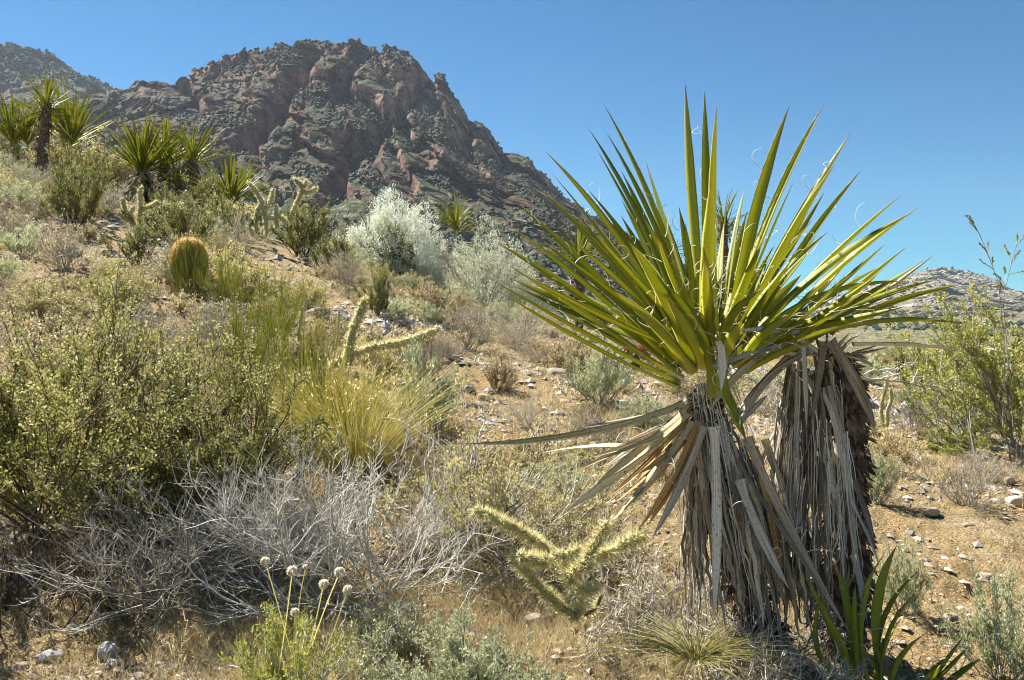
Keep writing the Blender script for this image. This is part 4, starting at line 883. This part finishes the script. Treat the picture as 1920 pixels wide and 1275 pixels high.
# ------------------------------------------------------------------ yuccas on the hill
LV = []
for s in range(4):
    n = 9; t = np.linspace(0, 1, n)[:, None]; P = np.concatenate([t, t * 0, -.08 * (s - .6) * t ** 2], 1); g = Geo(); V, F, r_, al, ac = blade(P, leaf_w(n, .040), np.array([0, 0, 1.]), 0, .55, thick=.15); g.add(V, F, -.15 + .12 * s, al, ac); LV.append(g.mesh('leaf', M['yleaf']))
DV = []
for s in range(3):
    n = 8; t = np.linspace(0, 1, n)[:, None]; rng = np.random.default_rng(s); P = np.concatenate([t, t * 0 + rng.normal(0, .02, (n, 1)), -.25 * t ** 2], 1); g = Geo(); V, F, r_, al, ac = blade(P, leaf_w(n, .05), np.array([0, 0, 1.]), 0, .6, twist=1.2); g.add(V, F, .3 * s + .1, al, ac); DV.append(g.mesh('dead_leaf', M['ydead']))
def far_yucca(label, u, vbase, vcrown, Lpx, nleaf, ndead, seed, Y=None, th_max=1.75, lean=0., minth=.05, flat=1.):
    """crown centre at (u + lean, vcrown), base on the ground at (u, vbase)"""
    if Y is None: Y = spot(u, vbase)[1]
    x = (u - 960) / FPX * Y; m = Y / FPX; o = np.array([x, Y, min(gz1(x, Y), H - (vbase - 637.5) * m) - .03]); r = thing('mojave_yucca', label, 'yucca', o, 'yuccas on the hillside')
    top = W(u + lean, vcrown, Y) - o; rng = np.random.default_rng(seed); OCC.append((x, Y, .25))
    if vbase - vcrown > 15: trunk('trunk', [o, o + top * .5 + np.array([.0, 0, 0]), o + top], [9 * m, 9 * m, 7 * m], r, o, seed, 260, 9 * m)
    nleaf = int(nleaf * 1.75)
    for k in range(nleaf + ndead):
        dead = k >= nleaf; ph = rng.uniform(0, 2 * math.pi)
        th = (minth + (th_max - minth) * ((k + .5) / nleaf) ** .75) if not dead else rng.uniform(1.9, 2.85)
        L = Lpx * 1.22 * m * rng.uniform(.75, 1.1) * (.85 if dead else 1); d = Vector((math.sin(th) * math.cos(ph), math.sin(th) * math.sin(ph), math.cos(th)))
        upv = Vector((-math.cos(th) * math.cos(ph), -math.cos(th) * math.sin(ph), math.sin(th))); y = upv.cross(d).normalized(); mt = Matrix((d, y, upv)).transposed()
        me = (DV if dead else LV)[int(rng.integers(0, 3))]; c = link('dead_leaf' if dead else 'leaf', me, r)
        tt = rng.uniform(.55, 1) if dead else 1
        c.matrix_local = Matrix.Translation(Vector([float(q) for q in top * (tt if dead else rng.uniform(.86, 1.0))]) + d * 3 * m) @ mt.to_4x4() @ Matrix.Diagonal((L, L * 1.0, L, 1))
    return r
far_yucca('tall hillside yucca with a small crown on a bare dark trunk at the upper left', 74, 272, 192, 60, 42, 10, 1, th_max=1.9, lean=14, Y=15.4)
far_yucca('hillside yucca without visible trunk at the left picture edge', 22, 278, 268, 84, 34, 0, 2, th_max=1.0)
far_yucca('wide low hillside yucca right behind the tall bare trunked one', 135, 272, 262, 90, 46, 0, 3, th_max=1.1, Y=16.6)
far_yucca('hillside yucca behind and left of the tall bare trunk', 52, 276, 266, 72, 24, 0, 33, th_max=1.0, Y=16.8)
far_yucca('largest of the hillside yuccas with a shaggy grey skirt', 278, 372, 318, 92, 56, 34, 4, th_max=1.35, lean=-12)
far_yucca('hillside yucca leaning out right behind the largest one', 308, 372, 304, 76, 34, 14, 5, th_max=1.15, Y=spot(278, 372)[1] + .5)
far_yucca('upright hillside yucca with a narrow crown and hanging grey leaves', 372, 360, 294, 62, 36, 24, 6, th_max=1.35, lean=-12)
far_yucca('low hillside yucca squeezed between its two taller neighbours', 335, 378, 345, 60, 34, 6, 7, th_max=1.2)
far_yucca('hillside yucca with many dark leaves left of the tangled cholla', 432, 418, 375, 82, 46, 22, 8, th_max=1.25)
far_yucca('small hillside yucca right at the foot of the shaggy ones', 402, 395, 372, 45, 26, 0, 81, th_max=1.2)
far_yucca('small yucca peeping over the silvery shrubs', 855, 430, 418, 48, 46, 0, 9, Y=15., th_max=1.45)
far_yucca('yucca with a dark trunk and small crown standing behind the big yucca', 1357, 640, 408, 52, 54, 34, 10, Y=10.5, th_max=2.1)
far_yucca('yucca half hidden behind the left leaves of the big yucca', 1228, 600, 470, 55, 50, 10, 12, Y=11., th_max=1.7)
far_yucca('low yucca crown seen through the left leaves of the big yucca', 1085, 560, 475, 62, 46, 0, 13, Y=12., th_max=1.4)
far_yucca('blackened stump like yucca on the flat right of the big yucca', 1690, 715, 665, 30, 20, 16, 14, Y=13, th_max=1.4)
far_yucca('low green yucca on the flat beside the blackened stump', 1725, 712, 692, 42, 34, 0, 15, Y=12, th_max=1.3)

# ------------------------------------------------------------------ creosote, branches
creo = gp(1935, 6.2); cr = thing('creosote_bush', 'tall open creosote bush with tiny yellow green leaves at the right edge', 'bush', creo)
OCC.append((creo[0], creo[1], .5))
for nm, me, st in bush(301, 1.12, .80, 20, (8, 7), ('creo', 30000, .013, .009, .3), 'greystem', .007, .10, .40, .35, .1, bare=.45, core=.08, smin=.1): o = link(nm, me, cr); o['kind'] = 'stuff'

cr2 = gp(1800, 7.6); c2_ = thing('creosote_bush', 'smaller creosote bush behind the tall one at the right edge', 'bush', cr2); OCC.append((cr2[0], cr2[1], .4))
for nm, me, st in bush(302, 1.0, .7, 16, (7, 6), ('creo', 11000, .014, .009, .3), 'greystem', .006, .10, .40, .35, .1, bare=.4, core=.08): o = link(nm, me, c2_); o['kind'] = 'stuff'
def sprig(label, pts, Y, subs, seed):
    o = gp(pts[0][0], Y); r = thing('creosote_sprig', label, 'branch', o); rng = np.random.default_rng(seed)
    P = np.array([W(u, v, Y) for u, v in pts]) - o; t = np.linspace(0, 1, 14); s = np.linspace(0, 1, len(P)); Q = np.stack([np.interp(t, s, P[:, i]) for i in range(3)], 1)
    g = Geo(); add_tubes(g, Q[None], np.linspace(.0038, .0014, 14)[None], 5, [.4]); S, D, i = spawn(rng, Q[None], subs, .45, 1, .6, 0, .3); T = grow(rng, S, D, .16 * rng.uniform(.5, 1, len(S)), 5, .15)
    add_tubes(g, T, np.linspace(.003, .0012, 5)[None], 3); part('stems', g, M['greystem'], r, stuff=True)
    gl = Geo(); C, TT, i = along_pts(rng, T, 420, .45, 1); add_leaves(gl, C, TT + rng.normal(size=C.shape) * .7, .013, .008, rng, rng.random(420)); part('foliage', gl, M['creo'], r, stuff=True)
sprig('tall bare creosote sprig rising against the sky at the right edge', [(1880, 800), (1885, 680), (1878, 590), (1872, 530), (1850, 470), (1832, 430)], 6.0, 10, 1)
sprig('second creosote sprig against the sky nearest the right picture edge', [(1900, 800), (1888, 650), (1880, 560), (1895, 500), (1905, 460), (1915, 450)], 6.1, 8, 2)

def dead_branch(label, lines, Y, seed, rad=.012):
    o = gp(lines[0][0][0], Y, 0); r = thing('fallen_branch', label, 'branch', o); g = Geo(); rng = np.random.default_rng(seed); OCC.append((o[0], o[1], .1))
    for q, ln in enumerate(lines):
        P = np.array([W(a[0], a[1], Y + (a[2] if len(a) > 2 else 0)) for a in ln]) - o; t = np.linspace(0, 1, 16); s = np.linspace(0, 1, len(P)); Q = np.stack([np.interp(t, s, P[:, i]) for i in range(3)], 1) + rng.normal(size=(16, 3)) * .008
        add_tubes(g, Q[None], np.linspace(rad * (1 if q == 0 else .6), rad * .35, 16)[None], 6, [rng.random()])
        S, D, i = spawn(rng, Q[None], 9, .2, 1, .7, 0, .2); add_tubes(g, grow(rng, S, D, min(.2, rad * 16) * rng.uniform(.4, 1, 9), 6, .25), np.linspace(.45, .12, 6)[None] * rad, 3)
    part('limbs', g, M['palestem'] if rad > .01 else M['drygrass'], r); return r
dead_branch('bleached fallen branch lying across the flat below the creosote bush', [[(1612, 708), (1660, 712), (1710, 718), (1760, 728), (1810, 745)], [(1640, 715), (1690, 700), (1740, 712), (1800, 722)], [(1700, 716), (1760, 735), (1830, 780), (1880, 790)], [(1620, 700), (1680, 690), (1720, 680)]], 7.0, 3)
dead_branch('thin forked dead stick standing at the lower left', [[(335, 1275), (342, 1225), (348, 1180), (338, 1125)], [(341, 1200), (365, 1200), (395, 1208)], [(336, 1235), (318, 1215), (302, 1195)]], 2.25, 4, .0022)

# ------------------------------------------------------------------ stones
RK = []
for s in range(8):
    b = bpy.data.meshes.new('stone'); import bmesh
    bm = bmesh.new(); bmesh.ops.create_icosphere(bm, subdivisions=3, radius=1); V = np.array([v.co for v in bm.verts]); rng = np.random.default_rng(s)
    for _ in range(9):
        d = nrm(rng.normal(size=3)); k = rng.uniform(.55, .85); pr = V @ d; V = V - np.maximum(pr - k, 0)[:, None] * d
    V *= (1 + .07 * fbm(V * 2.2, 4, s))[:, None] * np.array([1, rng.uniform(.6, .9), rng.uniform(.45, .75)])
    for v, c in zip(bm.verts, V): v.co = c
    bm.to_mesh(b); bm.free(); b.shade_flat() if s % 2 else b.shade_smooth(); at = b.attributes.new('rnd', 'FLOAT', 'POINT'); b.materials.append(M['greystone'] if s % 3 == 0 else M['stone']); RK.append(b)
def rock(u, v, wpx, k, label, sink=.25, Y=None):
    p = spot(u, v) if Y is None else gp(u, Y, 0); rr = wpx * .5 * p[1] / FPX; p[2] += rr * (.45 - sink); o = link('rock', RK[k % 8], None, p, (0, 0, rg.uniform(0, 6.28)), rr)
    tag(o, label, 'rock', 'loose rocks on the desert ground'); OCC.append((p[0], p[1], rr)); return o
for a in [(92, 1240, 56, 0, 'pale grey rock at the lower left corner lit by the sun'), (205, 1225, 52, 3, 'grey rounded rock right of the pale one at the lower left corner'), (213, 1245, 30, 6, 'small violet grey stone in front of the grey rounded rock'),
          (42, 1095, 62, 3, 'flat grey slab rock at the left picture edge in the shade'), (38, 1252, 30, 2, 'small tan stone left of the pale grey corner rock'), (975, 845, 70, 0, 'large pale rock behind the long fallen yucca leaf'),
          (130, 480, 46, 3, 'dark grey rock on the cleared patch at the left of the slope'), (205, 480, 36, 1, 'second dark rock on the cleared patch left of the barrel cactus'), (170, 492, 30, 5, 'small rock between the two dark rocks on the cleared patch'),
          (1042, 708, 50, 2, 'pale angular rock at the top of the bare stony patch'), (878, 735, 34, 0, 'flat white stone on the bare stony patch'), (908, 750, 30, 4, 'tan stone right of the flat white stone'), (852, 752, 24, 3, 'dark stone left of the tan stone on the bare patch'),
          (1068, 722, 26, 6, 'small white stone right of the pale angular rock'), (700, 640, 60, 1, 'brown boulder behind the upright cholla arm'), (600, 600, 64, 5, 'dark shaded boulder right of the upright rush like shrub'),
          (1708, 1002, 24, 0, 'bright white stone on the sandy ground right of the trunk'), (1900, 945, 44, 4, 'tan rock at the right picture edge beside the grey leafless shrub'), (1890, 905, 30, 2, 'small pale rock above the tan one at the right edge'),
          (1745, 965, 40, 1, 'brown lump of rock on the sandy ground right of the grey green shrub'), (1815, 988, 26, 7, 'low brown stone in the middle of the sandy ground'), (1745, 1080, 18, 1, 'small brown stone above the young yucca on the sand'),
          (1785, 1160, 30, 2, 'pale stone on the sand between young yucca and grey green herb'), (1115, 1190, 40, 3, 'grey stone in shade under the near cholla'), (1000, 1170, 46, 4, 'reddish brown stone left of the foot of the near cholla'),
          (140, 1180, 34, 6, 'dark stone behind the grass heads at the lower left'), (1850, 1085, 30, 1, 'dark brown clod at the right of the sandy ground'), (1760, 1180, 20, 4, 'small tan stone just left of the pale stone on the sand')]:
    rock(*a)
# ------------------------------------------------------------------ shrubs scattered over the slope
def free(x, y, r):
    for a, b, c in OCC:
        if (a - x) ** 2 + (b - y) ** 2 < (c * .8 + r * .62) ** 2: return False
    return True
SCATTER = []
def scatter(n, ur, yr, mix, size, seed, avoid=()):
    rng = np.random.default_rng(seed); keys = list(mix); pr = np.array([mix[k] for k in keys], float); pr /= pr.sum(); done = 0
    for _ in range(n * 14):
        if done >= n: break
        Y = math.sqrt(rng.uniform(yr[0] ** 2, yr[1] ** 2)); u = rng.uniform(*ur); x = (u - 960) / FPX * Y; k = keys[int(rng.choice(len(keys), p=pr))]; s = rng.uniform(*size); r = SPEC[k]['r'] * s
        z = gz1(x, Y); v = 637.5 - FPX * (z - H) / Y
        if any(a[0] < u < a[2] and a[1] < v < a[3] for a in avoid) or not free(x, Y, r): continue
        OCC.append((x, Y, r * .8)); o = plant(k, (x, Y, z - .02), SPEC[k]['h'] * s * rng.uniform(.8, 1.15), 2 * r * rng.uniform(.9, 1.15), rng); SCATTER.append((o, k, u, v - SPEC[k]['h'] * s * FPX / Y * .5, Y, s)); done += 1
AV = [(205, 330, 320, 500), (440, 330, 610, 520), (40, 200, 110, 300), (640, 690, 900, 760), (840, 710, 1080, 850), (1640, 905, 1930, 1250), (60, 455, 230, 500), (480, 505, 620, 560), (610, 560, 660, 620), (940, 690, 1000, 760)]
scatter(95, (-60, 640), (8.5, 18.3), dict(yellow=4, sage=2.2, grey=3.5, olive=1.4, brown=2.5, drytuft=1.5), (.75, 1.35), 21, AV)
scatter(44, (-60, 620), (5.2, 8.5), dict(yellow=2, brown=4, grey=3, sage=1, drytuft=2), (.6, 1.0), 22, AV)
scatter(120, (560, 1250), (6.0, 15.5), dict(grey=3, brown=3, sage=1.6, yellow=1.2, drytuft=2), (.35, .9), 23, AV)
scatter(40, (760, 1300), (4.0, 6.5), dict(grey=2, brown=2.5, sage=1.4, drytuft=2), (.4, .75), 24, AV)
scatter(46, (1230, 2000), (7.5, 19), dict(yellow=2.4, sage=2, grey=2, brown=2, drytuft=1), (.6, 1.2), 25, AV)
scatter(22, (1560, 2000), (4.4, 7.5), dict(brown=2.5, grey=2, drytuft=3, sage=1), (.4, .8), 26, AV)
scatter(16, (0, 1500), (2.35, 3.3), dict(brown=1, drytuft=4), (.3, .6), 27, [])

# ground cover that nobody could count
def ground_pts(n, ur, yr, rng, avoid=()):
    Y = np.sqrt(rng.uniform(yr[0] ** 2, yr[1] ** 2, n)); u = rng.uniform(*ur, n); x = (u - 960) / FPX * Y; z = gz(x, Y); v = 637.5 - FPX * (z - H) / Y; k = np.ones(n, bool)
    for a in avoid: k &= ~((a[0] < u) & (u < a[2]) & (a[1] < v) & (v < a[3]) & (rng.random(n) < .93))
    return np.stack([x, Y, z], 1)[k]
rng = np.random.default_rng(77)
def blades_cover(name, mat, pts, per, h, bw, label, clump=True):
    c = fbm(pts * np.array([1.3, 1.3, 0]), 2, 61); pts = pts[(c + rng.normal(size=len(c)) * .15) > -.15] if clump else pts
    n = len(pts); ii = np.repeat(np.arange(n), per); C = pts[ii] + rng.normal(size=(n * per, 3)) * np.array([.022, .022, 0]) * (pts[ii][:, 1:2] / 4) ** .5; sz = (rng.uniform(.4, 1, n)[ii] * h * rng.uniform(.5, 1.1, n * per))[:, None]
    d = nrm(rng.normal(size=C.shape) * np.array([.55, .55, 0]) + np.array([0, 0, 1])); s = nrm(np.cross(d, rng.normal(size=C.shape))) * (bw * .5 * np.clip(pts[ii][:, 1:2] / 4, .6, 3))
    tip = C + d * sz; tip[:, :2] += rng.normal(size=(len(C), 2)) * sz * .3; V = np.stack([C - [0, 0, .005] + s, C - [0, 0, .005] - s, tip], 1).reshape(-1, 3)
    g = Geo().add(V, (np.arange(len(C)) * 3)[:, None] + np.arange(3), np.repeat(rng.random(len(C)), 3)); o = link(name, g.mesh(name, M[mat], False)); o['kind'] = 'stuff'; o['label'] = label; o['category'] = 'grass'
blades_cover('dry_grass', 'drygrass', np.concatenate([ground_pts(7500, (-150, 2070), (2.0, 6.5), rng, AV), ground_pts(9500, (-150, 2070), (6.5, 20), rng, AV), ground_pts(3000, (600, 1700), (3.5, 9), rng, [(1640, 905, 1930, 1250)])]), 12, .085, .0036, 'short dry golden grass covering the ground between the shrubs')
blades_cover('dead_stubble', 'greystem', ground_pts(3000, (-150, 1600), (2.0, 9), rng, AV), 8, .06, .002, 'short grey dead stems scattered over the soil')
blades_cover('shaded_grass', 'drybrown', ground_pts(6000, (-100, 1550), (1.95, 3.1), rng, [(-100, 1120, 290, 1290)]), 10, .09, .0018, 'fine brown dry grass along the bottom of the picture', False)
# foxtail heads
def foxtails():
    g = Geo(); n = 60; P = ground_pts(n, (0, 1900), (2.1, 2.9), rng, [(1640, 900, 1930, 1280)]); n = len(P); d = nrm(rng.normal(size=(n, 3)) * [.3, .3, 0] + [0, 0, 1]); L = rng.uniform(.06, .13, n); S = grow(rng, P, d, L, 5, .08); add_tubes(g, S, .0007, 3)
    m = 26; T = np.repeat(S[:, -1], m, 0); dd = nrm(np.repeat(nrm(S[:, -1] - S[:, -2]), m, 0) + rng.normal(size=(n * m, 3)) * .4); add_leaves(g, T - dd * .004, dd, .03 * rng.uniform(.5, 1.1, n * m), .0018, rng, rng.random(n * m))
    o = link('foxtail_grass', g.mesh('foxtail_grass', M['drygrass'])); o['kind'] = 'stuff'; o['label'] = 'bushy tipped dry foxtail grasses in the foreground'; o['category'] = 'grass'
foxtails()
def gravel(name, n, ur, yr, lo, hi, mat, label, clump=.0):
    P = ground_pts(n, ur, yr, rng); c = fbm(P * np.array([.9, .9, 0]), 3, 15); P = P[c + rng.normal(size=len(c)) * .2 > clump]; n = len(P); iv, f = octa(); r = lo * (hi / lo) ** (rng.random(n) ** 2.2) * np.clip(P[:, 1] / 4, .7, 2.2)
    q = rng.uniform(.6, 1.25, (n, 6, 1)) + rng.normal(size=(n, 6, 3)) * .0; sh = np.stack([rng.uniform(.7, 1.4, n), rng.uniform(.7, 1.4, n), rng.uniform(.35, .8, n)], 1)[:, None]; a = rng.uniform(0, 6.28, n); ca, sa = np.cos(a)[:, None], np.sin(a)[:, None]
    V = iv[None] * q * sh; V = np.stack([V[..., 0] * ca - V[..., 1] * sa, V[..., 0] * sa + V[..., 1] * ca, V[..., 2]], -1) * r[:, None, None] + P[:, None] + np.array([0, 0, .15]) * r[:, None, None]
    g = Geo().add(V.reshape(-1, 3), ((np.arange(n) * 6)[:, None, None] + f[None]).reshape(-1, 3), np.repeat(rng.random(n), 6)); o = link(name, g.mesh(name, M[mat], False)); o['kind'] = 'stuff'; o['label'] = label; o['category'] = 'gravel'
gravel('gravel', 26000, (-150, 2070), (1.9, 10), .0045, .030, 'stone', 'tan gravel and small stones strewn over the soil')
gravel('pale_gravel', 11000, (-150, 2070), (1.9, 13), .0045, .036, 'greystone', 'pale grey stones strewn over the soil')

gravel('corner_gravel', 1800, (-120, 430), (2.02, 2.6), .006, .026, 'stone', 'coarse gravel in the lower left corner', -1.)
def scrub(name, n, ur, yr, lo, hi, label):
    P = ground_pts(n, ur, yr, rng); n = len(P); iv, f = icosa(); V = iv[None] * rng.uniform(.6, 1.3, (n, 12, 1)) * rng.uniform(lo, hi, (n, 1, 1)) * np.array([1, 1, .8]) + P[:, None] + np.array([0, 0, .1])
    g = Geo().add(V.reshape(-1, 3), ((np.arange(n) * 12)[:, None, None] + f[None]).reshape(-1, 3), np.repeat(rng.random(n), 12)); o = link(name, g.mesh(name, M['olive'], False)); o['kind'] = 'stuff'; o['label'] = label; o['category'] = 'scrub'
scrub('far_scrub', 2600, (1150, 2150), (24, 420), .25, .7, 'far scrub dotted over the flat plain at the right')
# ------------------------------------------------------------------ labels for the scattered shrubs
LOOK = dict(palegrey='silvery shrub', yellow='yellow green shrub', sage='sage green shrub', grey='grey twiggy shrub', olive='olive green shrub', brown='dry brown shrub', drytuft='straw coloured grass clump', white='silvery shrub', green='green shrub', ephedra='green rush like shrub', goldtuft='golden bunch grass')
LM = [('the tall bare trunked yucca', 72, 230), ('the largest hillside yucca', 265, 310), ('the narrow crowned hillside yucca', 372, 320), ('the dark leaved hillside yucca', 430, 370), ('the branching cholla', 262, 395), ('the tangled cholla', 495, 400), ('the forked cholla', 560, 380),
      ('the barrel cactus', 355, 475), ('the rocks of the cleared patch', 165, 480), ('the upright rush like shrub', 515, 590), ('the big silvery white shrub', 735, 410), ('the wide loose silvery shrub', 905, 500), ('the bright green mound', 735, 480), ('the upright cholla arm', 670, 620), ('the tip of the long cholla arm', 822, 618),
      ('the bare stony patch', 940, 735), ('the golden bunch grass', 670, 800), ('the large lower left bush', 110, 700), ('the dead bleached bush', 640, 950), ('the near cholla', 1070, 1050), ('the small crimson cactus', 1190, 675), ('the lowest left yucca leaf tip', 936, 546),
      ('the left yucca trunk', 1350, 950), ('the right yucca trunk', 1590, 900), ('the small yucca behind the big one', 1357, 420), ('the pair of thin cholla arms', 1662, 750), ('the fallen branch', 1720, 720), ('the tall creosote bush', 1880, 640), ('the sandy ground', 1780, 1050), ('the blackened stump like yucca', 1690, 690), ('the left picture edge', 0, 420), ('the buckwheat flower heads', 570, 1090), ('the pale corner rock', 92, 1225), ('the low sage green bush', 880, 1180), ('the grey leafless shrub on the sand', 1815, 910), ('the bottom left corner', 0, 1275)]
def describe(k, u, v, Y, s):
    d = sorted((math.hypot(u - a, (v - b) * 1.3), i) for i, (_, a, b) in enumerate(LM)); dist, i = d[0]; nm, a, b = LM[i]; dx, dy = u - a, v - b
    an = math.degrees(math.atan2(-dy, dx)) % 360; di = ['right of', 'above and right of', 'above', 'above and left of', 'left of', 'below and left of', 'below', 'below and right of'][int((an + 22.5) // 45) % 8]
    pr = '' if dist > 85 else 'just ' if dist < 45 else ''
    if dist > 130: di = 'well ' + di
    if k == 'grey' and 'bright green mound' in nm: nm = 'the green mound shrub'
    ad = 'small ' if s < .62 else 'large ' if s > 1.12 else ''
    return ad, LOOK[k].replace('straw coloured grass', 'straw grass'), pr + di + ' ' + nm
groups = {}
for t in SCATTER: groups.setdefault(describe(*t[1:]), []).append(t)
for (ad, lk, pos), L in groups.items():
    L.sort(key=lambda t: t[2]); n = len(L)
    for i, t in enumerate(L):
        if n == 1: pre = ''
        elif n == 2: pre = ('left hand ', 'right hand ')[i]
        elif n == 3: pre = ('leftmost ', 'middle ', 'rightmost ')[i]
        else: pre = ('leftmost ', 'second from left ', 'third from left ', 'fourth from left ', 'fifth from left ', 'sixth from left ', 'seventh from left ', 'eighth from left ')[min(i, 7)] if i < n - 1 else 'rightmost '
        lab = pre + ad + lk + ' ' + pos
        if len(lab.split()) > 16: lab = lab.replace('the small yucca behind the big one', 'the small yucca crown').replace('the tip of the long cholla arm', 'the long cholla arm tip').replace('the pair of thin cholla arms', 'the thin cholla pair').replace('the grey leafless shrub on the sand', 'the grey sand shrub').replace('the lowest left yucca leaf tip', 'the lowest yucca leaf tip').replace('the rocks of the cleared patch', 'the cleared patch rocks').replace('the wide loose silvery shrub', 'the loose silvery shrub')
        t[0]['label'] = lab
